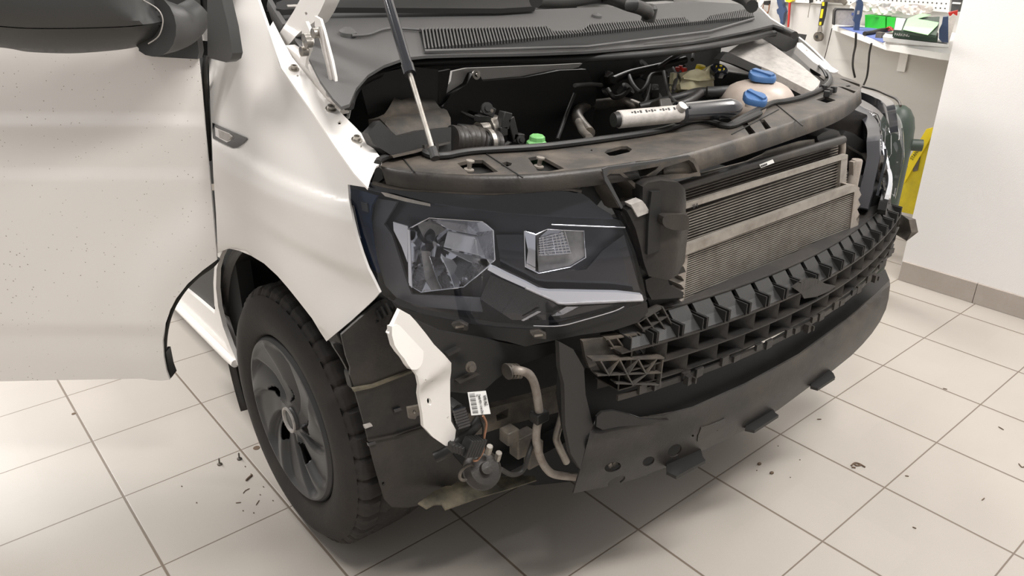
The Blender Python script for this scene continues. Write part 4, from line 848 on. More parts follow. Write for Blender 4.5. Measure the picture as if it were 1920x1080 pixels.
pxtube('hinge_edge', [(601, 50, PX(.383)), (608, 90, PX(.383)), (617, 130, PX(.383)), (622, 160, PX(.383))], .004, M['silver'], hd)
for (u, v) in ((577, 72), (572, 96), (580, 80), (594, 62)): b = MB(); p = pt(u, v, PX(.38)); b._l(p + Vector((.004, 0, 0)), Vector((-1, 0, 0)), [(0, 0), (0, .009), (.012, .009), (.014, 0)], 12, 0); b.build('hinge_pin', M['steel'], hd)
solid('inner_wing', [(535, 85), (552, 95), (575, 128), (600, 160), (622, 190), (640, 200), (636, 215), (625, 205), (595, 172), (566, 135), (540, 100)], PX(.405), M['white'], van, t=.02)
solid('inner_wing', [(575, 118), (590, 125), (606, 140), (622, 162), (632, 182), (628, 196), (612, 186), (590, 158)], PX(.40), M['white'], van, t=.02)
for (u, v) in ((606, 141), (617, 175)): b = MB(); p = pt(u, v, PX(.398)); b._l(p + Vector((.004, 0, 0)), Vector((-1, -.3, .2)).normalized(), [(0, 0), (0, .008), (.006, .008), (.0062, .004), (.003, .004), (.003, 0)], 14, 0); b.build('nut', M['silver'], van)
solid('windscreen_edge', [(502, 0), (515, 22), (530, 45), (525, 58), (520, 62), (510, 40), (500, 12)], PX(.43), M['grey'], van, t=.01)
# strut
sA, sB = pt(813, 286, PY(-1.62)), pt(700, -90, PY(-1.30)); 
d = (sB - sA).normalized(); L = (sB - sA).length
mid = pt(768, 138, PP(sA, Vector((0, 1, 0)).cross(d).cross(d))) if False else sA + d * ((sB - sA).length * .43)
ts = [None]
def along(v):     # distance along the strut whose picture height is v
    lo, hi = 0, L
    for _ in range(30):
        m = (lo + hi) / 2
        if proj(sA + d * m)[1] > v: lo = m
        else: hi = m
    return lo
b = MB(); b._l(sA, d, [(0, .0045), (along(138), .0045)], 14, 0); st = b.build('hood_strut', M['steel'], van)
b = MB(); a = along(139); b._l(sA, d, [(a, 0), (a, .011), (a + .02, .011), (a + .021, .0095), (L, .0095)], 18, 0); b.build('strut_tube', M['gloss'], st)
b = MB(); b._l(sA - d * .012, d, [(0, 0), (0, .008), (.02, .008), (.02, 0)], 12, 0); b.build('strut_end', M['plastic'], st)
# ------------------------------------------------------------------ engine bay
boxobj('firewall', (.42, -1.02, .30), (2.04, -1.0, 1.17), M['dark'], van)
boxobj('bay_side', (.42, -1.38, .40), (.44, -1.0, 1.08), M['dark'], van)
boxobj('bay_side', (2.02, -1.45, .40), (2.04, -1.0, 1.0), M['dark'], van)
boxobj('engine_block', (.75, -1.45, .35), (1.65, -1.1, .80), M['dark'], van)
solid('bulkhead', [(845, 152), (848, 134), (875, 128), (1030, 122), (1092, 119), (1085, 126), (1052, 134), (1010, 140), (980, 145), (950, 152), (905, 154), (875, 160), (855, 170), (843, 180), (836, 200), (830, 198), (836, 165)], PY(-1.10), M['wing'] if 'wing' in M else M['white'], van, t=.01, g=0)
solid('bulkhead_mat', [(830, 200), (845, 178), (876, 158), (886, 138), (898, 136), (905, 152), (985, 145), (1050, 132), (1100, 130), (1120, 170), (1100, 300), (830, 300)], PY(-1.12), M['plastic'], van, t=.02, g=0)
b = MB(); b._l(pt(892, 140, PY(-1.13)), Vector((0, -1, .1)).normalized(), [(0, .012), (.004, .012), (.0045, .006), (.010, .005), (.010, 0)], 12, 0); b.build('mat_fastener', M['steel'], van)
solid('bulkhead_flange', [(820, 135), (845, 130), (840, 160), (832, 198), (824, 196)], PY(-1.11), M['plastic'], van, t=.01)
solid('bay_panel', [(676, 160), (700, 140), (770, 125), (822, 130), (820, 200), (760, 190), (690, 215)], PY(-1.20), M['plastic'], van, t=.01)
solid('warning_label', [(645, 226), (659, 190), (660, 196), (650, 232)], PX(.44), M['ink'], van, t=.002)
b = MB()
for k in range(9): 
    p, q = pt(648 + k * 1.1, 226 - k * 3.6, PX(.4385)), pt(655 + k * .5, 221 - k * 2.6, PX(.4385)); b.bar(p, q, .0015, .001)
b.build('label_lines', M['lightink'], van)
# air filter box
fb = [(690, 216), (700, 214), (720, 205), (740, 186), (752, 188), (770, 184), (812, 182), (822, 190), (832, 206), (845, 225), (846, 240), (835, 238), (815, 246), (790, 245), (765, 252), (745, 258), (738, 250), (722, 240), (712, 226)]
air = solid('air_filter_box', fb, PP((.6, -1.40, 1.045), (0, -.30, 1)), M['dusty'], van, t=0, ext=(0, 0, -.02), g=9, disp=lambda p: (0, 0, .010 * math.sin((p.y + 1.0) * 55)))
solid('filter_box_body', [(712, 226), (745, 256), (790, 244), (846, 238), (846, 280), (845, 292), (760, 290), (735, 292), (700, 270), (690, 250)], PP((.6, -1.50, 1.0), (.1, -1, .2)), M['plastic'], air, t=.02, g=0)
solid('filter_box_seam', [(735, 292), (780, 282), (800, 276), (845, 266), (845, 269), (800, 280), (782, 286), (738, 296)], PP((.6, -1.512, 1.0), (.1, -1, .2)), M['dusty'], air, t=.01)
for k in range(4): solid('filter_box_clip', [(815 + k * 1 - 40 * k // 2, 268 + 4 * k), (822 - 40 * k // 2, 266 + 4 * k), (823 - 40 * k // 2, 280 + 3 * k), (816 - 40 * k // 2, 282 + 3 * k)], PP((.6, -1.515, 1.0), (.1, -1, .2)), M['dusty2'], air, t=.006) if k < 2 else None
def hz(L, r, m, nm, parent=van, n=5, seg=14): return pxtube(nm, [(u, v, PZ(z)) for u, v, z in L], r, m, parent, n, seg)
hose = MB(); P = [pt(845, 262, PY(-1.46)), pt(865, 264, PY(-1.46)), pt(885, 262, PY(-1.46)), pt(905, 268, PY(-1.46)), pt(930, 272, PY(-1.46))]; P = catmull(P, 8)
hose.tube(P, [.027 + .002 * (i % 3 == 1) for i in range(len(P))], 20); ho = hose.build('intake_hose', M['dusty2'], van)
b = MB(); p = pt(913, 268, PY(-1.47)); b._l(p - Vector((.006, 0, 0)), Vector((1, 0, -.1)).normalized(), [(0, .026), (0, .0305), (.010, .0305), (.010, .026)], 28, 0); b.build('hose_clamp', M['steel'], ho)
th = MB(); p = pt(925, 240, PY(-1.40)); th._l(p - Vector((.04, 0, 0)), Vector((1, .1, 0)).normalized(), [(0, 0), (0, .018), (.02, .02), (.022, .026), (.05, .026), (.052, .016), (.07, .016), (.07, 0)], 22, 0); thr = th.build('throttle_body', M['steel'], van)
b = MB()
for (u, v, sx, sy, sz, r) in ((945, 225, .022, .02, .035, .3), (958, 240, .018, .02, .05, -.3), (968, 258, .03, .02, .02, .2), (940, 245, .02, .02, .02, 0), (905, 222, .03, .02, .014, .1), (915, 208, .022, .022, .02, .5), (880, 240, .05, .02, .012, .2), (890, 250, .02, .03, .01, 0)):
    b.box(pt(u, v, PY(-1.42)), (sx, sy, sz), Matrix.Rotation(r, 3, 'Y'))
b.build('sensor_plugs', M['plastic'], thr, bevel=.002)
for (u, v, r, m_) in ((908, 246, .008, 'steel'), (912, 203, .012, 'plastic'), (918, 207, .006, 'dirtym'), (975, 262, .009, 'plastic')):
    b = MB(); b._l(pt(u, v, PY(-1.44)), Vector((-.3, -1, .2)).normalized(), [(0, 0), (0, r), (.006, r), (.0062, r * .55), (.01, r * .5), (.01, 0)], 14, 0); b.build('fitting', M[m_], thr)
for L in ([(866, 210, 1.03), (890, 222, 1.02), (915, 230, 1.01), (938, 218, 1.02)], [(873, 208, 1.02), (893, 214, 1.02), (905, 222, 1.02), (920, 224, 1.02)], [(960, 262, 1.0), (948, 272, 1.0), (940, 278, .99)]): hz(L, .0045, M['rubber'], 'hose')
gc = MB(); p = pt(1006, 270, PY(-1.52)); gc._l(p - Vector((0, 0, .004)), Vector((0, -.1, 1)).normalized(), [(0, 0), (0, .021), (.008, .021), (.012, .0165), (.02, .0155), (.022, .013), (.022, 0)], 8, 0); gc.build('green_filler_cap', M['green'], van)
# centre: turbo pipe, hoses, bracket rod
hz([(1105, 250, .96), (1090, 232, .97), (1082, 215, .98), (1095, 200, .98), (1130, 195, .98), (1170, 192, .98), (1205, 205, .97)], .016, M['dirtym'], 'charge_pipe')
hz([(1085, 228, 1.0), (1092, 245, 1.0), (1105, 258, 1.0)], .009, M['alu'], 'pipe_elbow')
hz([(1078, 160, 1.10), (1105, 158, 1.08), (1128, 160, 1.07)], .005, M['rubber'], 'support_rod')
hz([(1078, 175, 1.05), (1062, 215, 1.0), (1045, 262, .96)], .005, M['plastic'], 'support_rod')
hz([(1140, 168, 1.02), (1150, 182, 1.01), (1165, 180, 1.01), (1180, 168, 1.02)], .007, M['rubber'], 'hose')
hz([(1178, 135, 1.06), (1185, 155, 1.05), (1200, 172, 1.04), (1212, 160, 1.05), (1222, 140, 1.06), (1250, 138, 1.06)], .0055, M['rubber'], 'cable')
hz([(1245, 135, 1.07), (1250, 160, 1.05), (1258, 185, 1.04), (1275, 195, 1.03)], .0055, M['rubber'], 'cable')
hz([(1235, 125, 1.08), (1260, 108, 1.10), (1280, 97, 1.11), (1297, 98, 1.11), (1298, 112, 1.10)], .0055, M['rubber'], 'cable')
hz([(1150, 150, 1.05), (1180, 138, 1.06), (1215, 130, 1.07), (1250, 122, 1.08), (1285, 112, 1.09)], .011, M['plastic'], 'wiring_loom')
hz([(1200, 200, 1.02), (1235, 192, 1.03), (1280, 180, 1.04), (1310, 172, 1.04), (1360, 172, 1.04)], .011, M['plastic'], 'hose')
hz([(1195, 215, 1.0), (1212, 190, 1.02), (1218, 160, 1.04)], .006, M['rubber'], 'cable')
hz([(1262, 128, 1.08), (1268, 145, 1.07), (1262, 170, 1.05)], .005, M['rubber'], 'cable')
for (u, v, s) in ((1200, 132, .045), (1190, 126, .03), (1212, 142, .03), (1142, 146, .03), (1290, 112, .03), (1280, 118, .025), (1255, 150, .02), (1228, 170, .03), (1240, 205, .05), (1275, 160, .02)):
    cb = MB(); q = pt(u, v, PZ(1.04)); cb.box(q, (s * 1.1, s * .8, s * .9), Matrix.Rotation(u * .3, 3, 'Z') @ Matrix.Rotation(.4, 3, 'Y'), taper=.8); cb.build('connector', M['dusty2'], van, bevel=.004)
for (u, v, z, r) in ((1143, 148, 1.03, .024), (1175, 170, 1.01, .022), (1205, 125, 1.06, .020), (1135, 178, .99, .02), (1225, 180, 1.0, .03)):
    b = MB(); q = pt(u, v, PZ(z)); b._l(q, Vector((.3, -.6, .7)).normalized(), [(-.02, r), (.0, r), (.006, r * 1.1), (.012, r * .9), (.014, 0)], 18, 0); b.build('sensor_housing', M['plastic'], van)
for (u, v) in ((1270, 130), (1276, 127), (1283, 131)): b = MB(); b.box(pt(u, v, PZ(1.08)), (.012, .01, .012), Matrix.Rotation(u, 3, 'Z')); b.build('fuse', M['red'], van)
b = MB(); b.box(pt(1262, 147, PZ(1.07)), (.014, .012, .03)); b.build('plug', M['brake'], van)
# brake fluid reservoir
br = solid('brake_reservoir', [(1282, 142), (1290, 132), (1310, 129), (1320, 133), (1333, 122), (1345, 138), (1340, 150), (1338, 166), (1320, 167), (1280, 168), (1278, 158)], PP(pt(1310, 150, PZ(1.06)), (-.1, -1, .35)), M['brake'], van, t=.06, g=9, disp=lambda p: (0, -.006 * math.sin(p.x * 90), 0))
solid('reservoir_band', [(1282, 145), (1310, 149), (1340, 147), (1340, 150), (1310, 152), (1282, 148)], PP(pt(1310, 150, PZ(1.06)) + Vector((0, -.01, 0)), (-.1, -1, .35)), M['brake'], br, t=.01)
p = pt(1313, 125, PZ(1.085)); b = MB(); b._l(p - Vector((0, 0, .008)), Vector((0, -.2, 1)).normalized(), [(0, 0), (0, .014), (.012, .013), (.013, 0)], 14, 0); b.build('yellow_cap', M['yellow'], br)
p = pt(1349, 130, PZ(1.085)); b = MB(); d2 = Vector((-.15, -.45, .9)).normalized(); b._l(p - d2 * .012, d2, [(0, 0), (0, .025), (.012, .026), (.016, .022), (.017, 0)], 22, 0); cp = b.build('black_cap', M['gloss'], br)
for k in range(4):
    a = k * 1.57 + .6; q = p + d2 * .0055; ex = d2.cross(Vector((1, 0, 0))).normalized(); ey = d2.cross(ex); b = MB(); b.box(q + ex * .011 * math.cos(a) + ey * .011 * math.sin(a), (.007, .003, .0035), Matrix.Rotation(a, 3, 'Z')); b.build('cap_print', M['yellow'], br)
# coolant tank (rounded) with blue caps
def ellipsoid(name, c, r, m, parent, n=32, zc=None, rot=0):
    b = MB(); v = []; f = []; R = Matrix.Rotation(rot, 3, 'Z')
    for j in range(17):
        t = math.pi * j / 16
        for k in range(n):
            a = 2 * math.pi * k / n; s = math.sin(t) ** .8 if math.sin(t) > 0 else 0
            v.append(Vector(c) + R @ Vector((r[0] * s * math.cos(a), r[1] * s * math.sin(a), r[2] * math.cos(t))))
    for j in range(16):
        for k in range(n): k2 = (k + 1) % n; f.append([j * n + k, (j + 1) * n + k, (j + 1) * n + k2, j * n + k2])
    b.add(v, f); return b.build(name, m, parent)
tc = pt(1428, 170, PZ(1.055)); tk = ellipsoid('coolant_tank', tc + Vector((0, .01, -.03)), (.098, .085, .056), M['tank'], van, rot=-.55)
sm2 = MB(); 
def bluecap(p, d, r, nm='blue_cap'):
    b = MB(); v = []; n = 32
    for h, k_ in ((0, 1), (.010, 1.02), (.014, .95), (.016, .3)):
        for i in range(n):
            a = 2 * math.pi * i / n; rr = r * k_ * (1 + .10 * (math.cos(4 * a) > .3) * (k_ > .5)); x = d.cross(Vector((1, 0, 0))).normalized(); y = d.cross(x); v.append(p + d * h + (x * math.cos(a) + y * math.sin(a)) * rr)
    f = [[j * n + i, j * n + (i + 1) % n, (j + 1) * n + (i + 1) % n, (j + 1) * n + i] for j in range(3) for i in range(n)] + [[i + 3 * n for i in range(n)]]
    b.add(v, f); x = d.cross(Vector((1, 0, 0))).normalized(); b.bar(p + d * .014 - x * r * .85, p + d * .014 + x * r * .85, r * .5, .012, up=d); return b.build(nm, M['blue'], tk)
bluecap(pt(1428, 148, PZ(1.085)), Vector((-.05, -.15, 1)).normalized(), .034)
bluecap(pt(1414, 190, PZ(1.075)), Vector((-.1, -.3, 1)).normalized(), .027)
hz([(1325, 172, 1.05), (1345, 172, 1.05), (1366, 170, 1.05)], .014, M['plastic'], 'tank_hose')
hz([(1250, 205, 1.03), (1290, 190, 1.04), (1312, 174, 1.05)], .012, M['dusty2'], 'tank_hose')
b = MB(); b._l(pt(1414, 200, PZ(1.045)), Vector((0, 0, 1)), [(0, .022), (.02, .021), (.03, .018)], 20, 0); b.build('filler_neck', M['tank'], van)
# battery under its silver cover
bt = solid('battery_cover', [(1365, 98), (1373, 92), (1405, 70), (1415, 69), (1430, 73), (1445, 82), (1500, 120), (1538, 152), (1535, 160), (1524, 171), (1518, 170), (1440, 130), (1395, 112)], PP(pt(1450, 115, PZ(1.10)), (-.12, -.30, 1)), M['silver'], van, ext=(0, 0, -.02), g=0)
solid('battery_case', [(1358, 102), (1366, 98), (1440, 132), (1518, 172), (1512, 180), (1480, 165), (1380, 122), (1350, 112)], PY(-1.42), M['plastic'], van, t=.02)
solid('wing_inner_panel', [(1470, 92), (1494, 86), (1530, 112), (1552, 136), (1545, 150), (1520, 130), (1480, 104)], PZ(1.03), M['dirtym'], van, t=.004)
pxtube('cable', [(1512, 118, PZ(1.06)), (1528, 118, PZ(1.07)), (1542, 130, PZ(1.07)), (1550, 145, PZ(1.06))], .0035, M['plastic'], van)
b = MB(); b._l(pt(1530, 134, PZ(1.05)), Vector((-.2, -.5, .8)).normalized(), [(0, .02), (.01, .02), (.011, .012), (.004, .011), (.004, 0)], 18, 0); b.build('rubber_grommet', M['plastic'], van)
for (u, v) in ((1545, 165), (1555, 172), (1563, 168), (1550, 176)): b = MB(); b.box(pt(u, v, PZ(1.065)), (.014, .012, .016), Matrix.Rotation(u * .2, 3, 'Z')); b.build('latch_block', M['plastic'], carrier, bevel=.002)
# ------------------------------------------------------------------ inspection lamp lying on the carrier
lp0, lp1, lp2 = pt(1160, 224, PZ(1.093)), pt(1272, 212, PZ(1.093)), pt(1390, 202, PZ(1.093))
LX = (lp2 - lp0).normalized()
lamp = empty('inspection_lamp', lp0 - Vector((0, 0, .02)), 'silver and black tube-shaped work lamp lying across the open engine bay', 'work lamp')
b = MB(); b._l(lp0, LX, [(-.004, 0), (-.004, .013), (0, .0175), ((lp1 - lp0).length, .0175)], 26, 0); b.build('lamp_tube', M['silver'], lamp)
b = MB(); l2 = (lp2 - lp1).length; b._l(lp1, LX, [(-.006, .012), (-.004, .022), (.008, .024), (.012, .021), (l2 - .03, .021), (l2 - .012, .017), (l2, .010), (l2, 0)], 22, 0); b.build('lamp_handle', M['gloss'], lamp)
b = MB(); b._l(lp0 - LX * .012, LX, [(0, 0), (0, .014), (.012, .016), (.014, 0)], 20, 0); b.build('lamp_end_cap', M['plastic'], lamp)
b = MB(); b._l(lp1 + Vector((0, -.016, .012)) - LX * .012, Vector((0, -.6, .8)).normalized(), [(0, .010), (.010, .010), (.011, 0)], 16, 0); b.build('lamp_button', M['silver'], lamp)
b = MB(); up = Vector((0, -.62, .78)).normalized()
for k in range(22):
    if k % 5 == 4: continue
    q = lp0 + LX * (.02 + k * .0065) + up * .0178; b.box(q, (.004, .0008, .003 + .003 * (k % 2)), Matrix.Rotation(math.atan2(LX.y, LX.x), 3, 'Z') @ Matrix.Rotation(-.9, 3, 'X'))
b.build('lamp_print', M['ink'], lamp)
# ------------------------------------------------------------------ bench and tools by the grey wall
def wpt(u, v, x): return pt(u, v, PX(x))
ZB = .965
bench = empty('workbench', (3.8, -1.0, ZB), 'white wall-mounted bench top with a curved front edge', 'workbench')
bt_ = [(4.298, -.20), (4.17, -.26), (3.52, -.90), (3.40, -1.20), (3.38, -1.9), (4.298, -1.9)]
b = MB(); n = len(bt_); b.add([Vector((x, y, ZB)) for x, y in bt_] + [Vector((x, y, ZB - .028)) for x, y in bt_], [list(range(n))[::-1], [n + i for i in range(n)]] + [[i, (i + 1) % n, n + (i + 1) % n, n + i] for i in range(n)]); b.build('bench_top', M['board'], bench, smooth=False)
q = wpt(1656, 115, 4.05); b = MB(); b.box((4.14, q.y, ZB - .036), (.30, .045, .012)); b.box((4.29, q.y, ZB - .13), (.012, .045, .20)); b.build('bench_bracket', M['board'], bench, smooth=False)
def on_b(u, v, z=ZB): return pt(u, v, PZ(z))
def facing(name, out, p0, m, label=None, cat=None, t=.03, parent=None, group=None, n=(-.78, -.62, 0), **k):
    o = solid(name, out, PP(p0, n), m, parent, t=0, ext=Vector(n).normalized() * -t, **k); 
    if label: tag(o, label, cat, group)
    return o
# grey speaker box
p = on_b(1585, 52)
sp_ = facing('speaker', [(1565, 46), (1566, 22), (1569, 18), (1600, 19), (1612, 22), (1612, 50)], p, M['silver'], 'grey rectangular loudspeaker standing on the far end of the bench', 'speaker', t=.06)
facing('speaker_edge', [(1563, 47), (1565, 21), (1569, 16), (1602, 17), (1602, 19), (1569, 18.5), (1567, 22), (1565.5, 47)], p + Vector((-.005, -.004, 0)), M['plastic'], t=.06, parent=sp_)
facing('speaker_badge', [(1597, 24), (1604, 24), (1604, 29), (1597, 29)], p + Vector((-.006, -.005, 0)), M['bluem'], t=.004, parent=sp_)
facing('bench_mat', [(1576, 50), (1600, 50), (1635, 60), (1656, 68), (1654, 77), (1620, 66)], p, M['bluem']).name = 'tmp_mat'
bpy.data.objects.remove(bpy.data.objects['tmp_mat'])
o = solid('bench_mat', [(1573, 50), (1600, 49), (1660, 55), (1680, 70), (1655, 79), (1620, 65)], PZ(ZB + .003), M['bluem'], ext=(0, 0, -.003)); tag(o, 'blue rubber mat lying on the white bench top', 'mat')
# blue cordless tool standing at the bench edge
p = on_b(1605, 58)
tl = facing('rotary_tool', [(1601, 60), (1603, 42), (1600, 38), (1604, 22), (1607, 8), (1606, 3), (1612, -4), (1618, 3), (1619, 10), (1616, 30), (1613, 40), (1611, 60)], p, M['navy'], 'dark blue pen-shaped power tool hanging over the bench edge on a black cord', 'power tool', t=.03, g=0)
facing('tool_button', [(1608, 20), (1612, 20), (1611, 27), (1607, 27)], p + Vector((-.006, -.005, 0)), M['silver'], t=.004, parent=tl)
# green bins
p = pt(1640, 50, PX(4.16)); base = lambda q: (0, 0, ZB - q.z if q.z < ZB + .035 else 0)
for i, (a, lab) in enumerate([([(1622, 28), (1660, 31), (1661, 50), (1640, 51), (1638, 47), (1630, 46), (1628, 52), (1622, 50)], 'bright green storage bin on the bench nearer the loudspeaker'), ([(1663, 32), (1681, 34), (1681, 50), (1663, 50)], 'bright green storage bin on the bench nearer the box with papers')]):
    g_ = facing('storage_bin', a, p, M['greenb'], lab, 'storage bin', t=.07, group='green bins on the bench', n=(-1, 0, 0), disp=base)
    x0, y0 = a[0]; x1, y1 = a[1]; facing('bin_rim', [(x0, y0), (x1, y1), (x1, y1 + 3), (x0, y0 + 3)], p + Vector((-.008, -.006, 0)), M['greenb'], t=.01, parent=g_)
# pliers, caliper and small tools
o = pxtube('cutter', [(1621, 63, PZ(ZB + .012)), (1635, 61, PZ(ZB + .012)), (1650, 57, PZ(ZB + .012)), (1672, 55, PZ(ZB + .012))], .011, M['plastic']); tag(o, 'black hand tool lying on the blue mat', 'hand tool')
b = MB(); b.tube([pt(1646, 63, PZ(ZB + .012)), pt(1676, 64, PZ(ZB + .012))], .008, 10); b.box(pt(1650, 66, PZ(ZB + .015)), (.03, .03, .03)); o = b.build('clamp_tool', M['dirtym']); tag(o, 'small grey clamp tool lying beside the box of parking sensors', 'clamp')
for (u, v, lab) in ((1668, 53, 'short red wire on the bench, the one touching the green bins'), (1672, 57, 'short red wire on the bench, the one nearer the dark green box')): o = pxtube('red_wire_coil', [(u - 5, v, PZ(ZB + .02)), (u, v - 2, PZ(ZB + .03)), (u + 4, v, PZ(ZB + .02))], .005, M['red']); tag(o, lab, 'wire', 'red wires on the bench')
# books / binders and the box with papers
p = on_b(1700, 85)
NB = Vector((-.93, -.37, 0))
bk = facing('binder', [(1655, 68), (1660, 70), (1777, 83), (1778, 92), (1700, 84), (1656, 77)], p, M['paper'], 'white ring binder lying under the dark green box', 'binder', t=.16, n=NB, disp=lambda q: (0, 0, max(0, ZB + .001 - q.z)))
facing('page_edges', [(1660, 78), (1700, 83), (1777, 92), (1777, 96), (1700, 91), (1664, 84)], p + NB * .004, M['silver'], t=.15, parent=bk, n=NB, disp=lambda q: (0, 0, max(0, ZB + .001 - q.z)))
bx = facing('cardboard_box', [(1675, 57), (1676, 56), (1752, 64), (1758, 69), (1757, 79), (1700, 73.5), (1673, 69)], p, M['darkbox'], 'dark green box with white lettering lying on the white binder', 'box', t=.16, n=NB)
text('lettering', 'PARKING', (1677, 66.5), (1705, 69), (1677, 61.5), PP(p + NB * .003, NB), M['paper'], bx)
text('lettering', 'SENSOR', (1707, 69.5), (1726, 71.5), (1707, 66.5), PP(p + NB * .003, NB), M['greenp'], bx) if False else None
top = solid('box_lid', [(1680, 32), (1700, 34), (1762, 31), (1760, 50), (1755, 66), (1720, 62), (1676, 56)], PZ(ZB + .11), M['darkbox'], bx, ext=(0, 0, -.01))
o = solid('paper_sheet', [(1681, 33), (1698, 35), (1690, 56), (1677, 55)], PZ(ZB + .114), M['paper'], ext=(0, 0, -.002)); tag(o, 'white sheet of paper on the left end of the dark green box', 'paper')
o = solid('paper_sheet', [(1702, 35), (1726, 25), (1746, 28), (1720, 35), (1760, 42), (1758, 47), (1740, 65), (1693, 55)], PZ(ZB + .118), M['greenp'], ext=(0, 0, -.002)); tag(o, 'pale green sheet of paper curling on top of the dark green box', 'paper')
o = facing('magazine_file', [(1768, 32), (1778, 31), (1778, 80), (1766, 79), (1760, 72), (1761, 55), (1766, 45)], p, M['navy'], 'dark blue magazine file standing at the right end of the box', 'magazine file', t=.06, n=NB)
o = facing('plastic_sleeve', [(1778, 36), (1787, 26), (1793, 30), (1790, 45), (1782, 70), (1778, 84)], p, M['bag'], 'clear plastic sleeve standing beside the dark blue magazine file', 'plastic sleeve', t=.02, n=NB)
o = facing('parts_tray', [(1778, 24), (1796, 20), (1795, 29), (1780, 30)], p + Vector((.3, 0, 0)), M['red'], 'orange red parts tray beside the wall corner', 'tray', t=.05, n=NB)
# clear bags of small parts under the perforated board
random.seed(3)
for k, (u0, v0, u1, v1, lab) in enumerate([(1590, 2, 1640, 24, 'crumpled clear plastic bag above the loudspeaker'), (1630, 4, 1690, 30, 'crumpled clear plastic bag above the green bins'), (1680, 6, 1745, 30, 'crumpled clear plastic bag behind the green paper')]):
    P_ = [(u0 + (u1 - u0) * (.5 + .5 * math.cos(a) * random.uniform(.8, 1)), v0 + (v1 - v0) * (.5 + .5 * math.sin(a) * random.uniform(.8, 1))) for a in [2 * math.pi * i / 14 for i in range(14)]]
    o = solid('plastic_bag', P_, PX(4.20 - .02 * k), M['bag'], ext=(.05, 0, 0), g=5, disp=lambda p: (random.uniform(-.012, .012), 0, 0)); tag(o, lab, 'plastic bag', 'clear bags on the bench')
# perforated board
brd = solid('pegboard', [(1455, -60), (1808, -60), (1790, 10), (1788, 24), (1600, 10), (1455, 3)], PX(4.285), M['board'], ext=(.012, 0, 0)); 
tag(brd, 'white perforated tool board on the grey wall', 'pegboard')
b = MB(); P0 = wpt(1480, -20, 4.2845); 
for i in range(90):
    for j in range(-6, 6):
        y = P0.y - i * .024; z = 1.13 + j * .024; u, v = proj(Vector((4.28, y, z)))
        if 1458 < u < 1786 and v > -40 and inpoly(u, v, [(1458, -60), (1800, -60), (1786, 20), (1600, 8), (1458, 1)]): b.box((4.284, y, z), (.002, .006, .006))
b.build('board_holes', M['ink'], brd, smooth=False)
solid('board_frame', [(1778, -40), (1784, -40), (1782, 0), (1779, 24), (1776, 24)], PX(4.262), M['board'], brd, ext=(.02, 0, 0))
o = solid('drawer_cabinet', [(1786, -40), (1806, -40), (1797, 22), (1782, 24), (1785, 0)], PX(4.20), M['cap'], ext=(.05, 0, 0)); tag(o, 'grey small-parts cabinet with white dividers beside the wall corner', 'cabinet')
solid('divider', [(1786, 4), (1801, 5), (1800, 8), (1785, 7)], PX(4.19), M['board'], o, ext=(.01, 0, 0))
# hanging tools
WX_ = 4.25
def wsolid(nm, out, m, parent=None, t=.02, x=WX_, lab=None, cat=None, sm=0):
    o = solid(nm, out, PX(x), m, parent, ext=(t, 0, 0), sm=sm)
    if lab: tag(o, lab, cat)
    return o
r = wsolid('ratchet_wrench', [(1541, 3), (1549, 3), (1545, 30), (1540, 48), (1534, 48), (1537, 28)], M['plastic'], lab='ratchet wrench with yellow and black handle hanging head down from the tool board', cat='wrench')
for a, c, d_, e in (((1541.5, 4), (1545.5, 4), (1545, 11), (1541.5, 11)), ((1540, 17), (1544, 17), (1541, 34), (1537, 34)), ((1536.5, 41), (1540, 41), (1539, 47), (1535.5, 47))): wsolid('grip_inlay', [a, c, d_, e], M['yellow'], r, .006, WX_ - .006)
wsolid('shaft', [(1535, 48), (1539, 48), (1540, 60), (1532, 60)], M['steel'], r, .015)
rh = wsolid('ratchet_head', ov(1533, 69, 8, 9), M['dirtym'], r, .025, WX_ - .006); wsolid('square_drive', [(1528, 67), (1532, 66), (1533, 71), (1529, 72)], M['ink'], r, .01, WX_ - .012)
o = wsolid('long_screwdriver', [(1478.5, 5), (1481.5, 5), (1479, 40), (1477.5, 51), (1476, 51), (1477, 35)], M['red'], t=.012, lab='red shafted screwdriver with yellow grip hanging on the tool board', cat='screwdriver')
wsolid('grip', [(1472, -6), (1486, -6), (1485, 2), (1480, 5), (1473, 3)], M['yellow'], o, .03)
o = wsolid('small_screwdriver', [(1518, -6), (1523, -6), (1522, 5), (1517, 6)], M['plastic'], t=.015, lab='small thin black screwdriver hanging between red screwdriver and ratchet', cat='screwdriver')
wsolid('blade', [(1518.5, 6), (1519.5, 6), (1515, 33), (1514, 33)], M['steel'], o, .003)
o = wsolid('soldering_gun', [(1455, -8), (1464, -8), (1467, 10), (1470, 16), (1472, 22), (1470, 25), (1469, 30), (1468, 40), (1466, 47), (1463, 46), (1463, 38), (1460, 28), (1457, 25), (1456, 18), (1460, 15), (1457, 5)], M['navy'], t=.03, lab='black hand tool hanging from the left end of the tool board', cat='hand tool')
o = wsolid('white_hose', [(1426, 0), (1432, 4), (1424, 14), (1418, 16), (1420, 8)], M['board'], t=.02, lab='white plastic piece hanging beside the copper wires', cat='fitting')
for L, lab in (([(1432, 8), (1430, 18), (1434, 26), (1441, 20), (1443, 8)], 'copper coloured wire loop hanging under the small black connector block'), ([(1420, 14), (1428, 18), (1436, 22), (1438, 34)], 'copper wire running out of the white plastic piece'), ([(1425, 22), (1432, 30), (1440, 36), (1446, 42)], 'copper wire lying lowest, just above the black cowl corner'), ([(1442, 10), (1440, 24), (1434, 27)], 'short straight copper wire at the right of the wire loop')):
    o = pxtube('copper_wire', [(u, v, PX(4.2)) for u, v in L], .003, M['copper']); tag(o, lab, 'wire', 'copper wires beside the tool board')
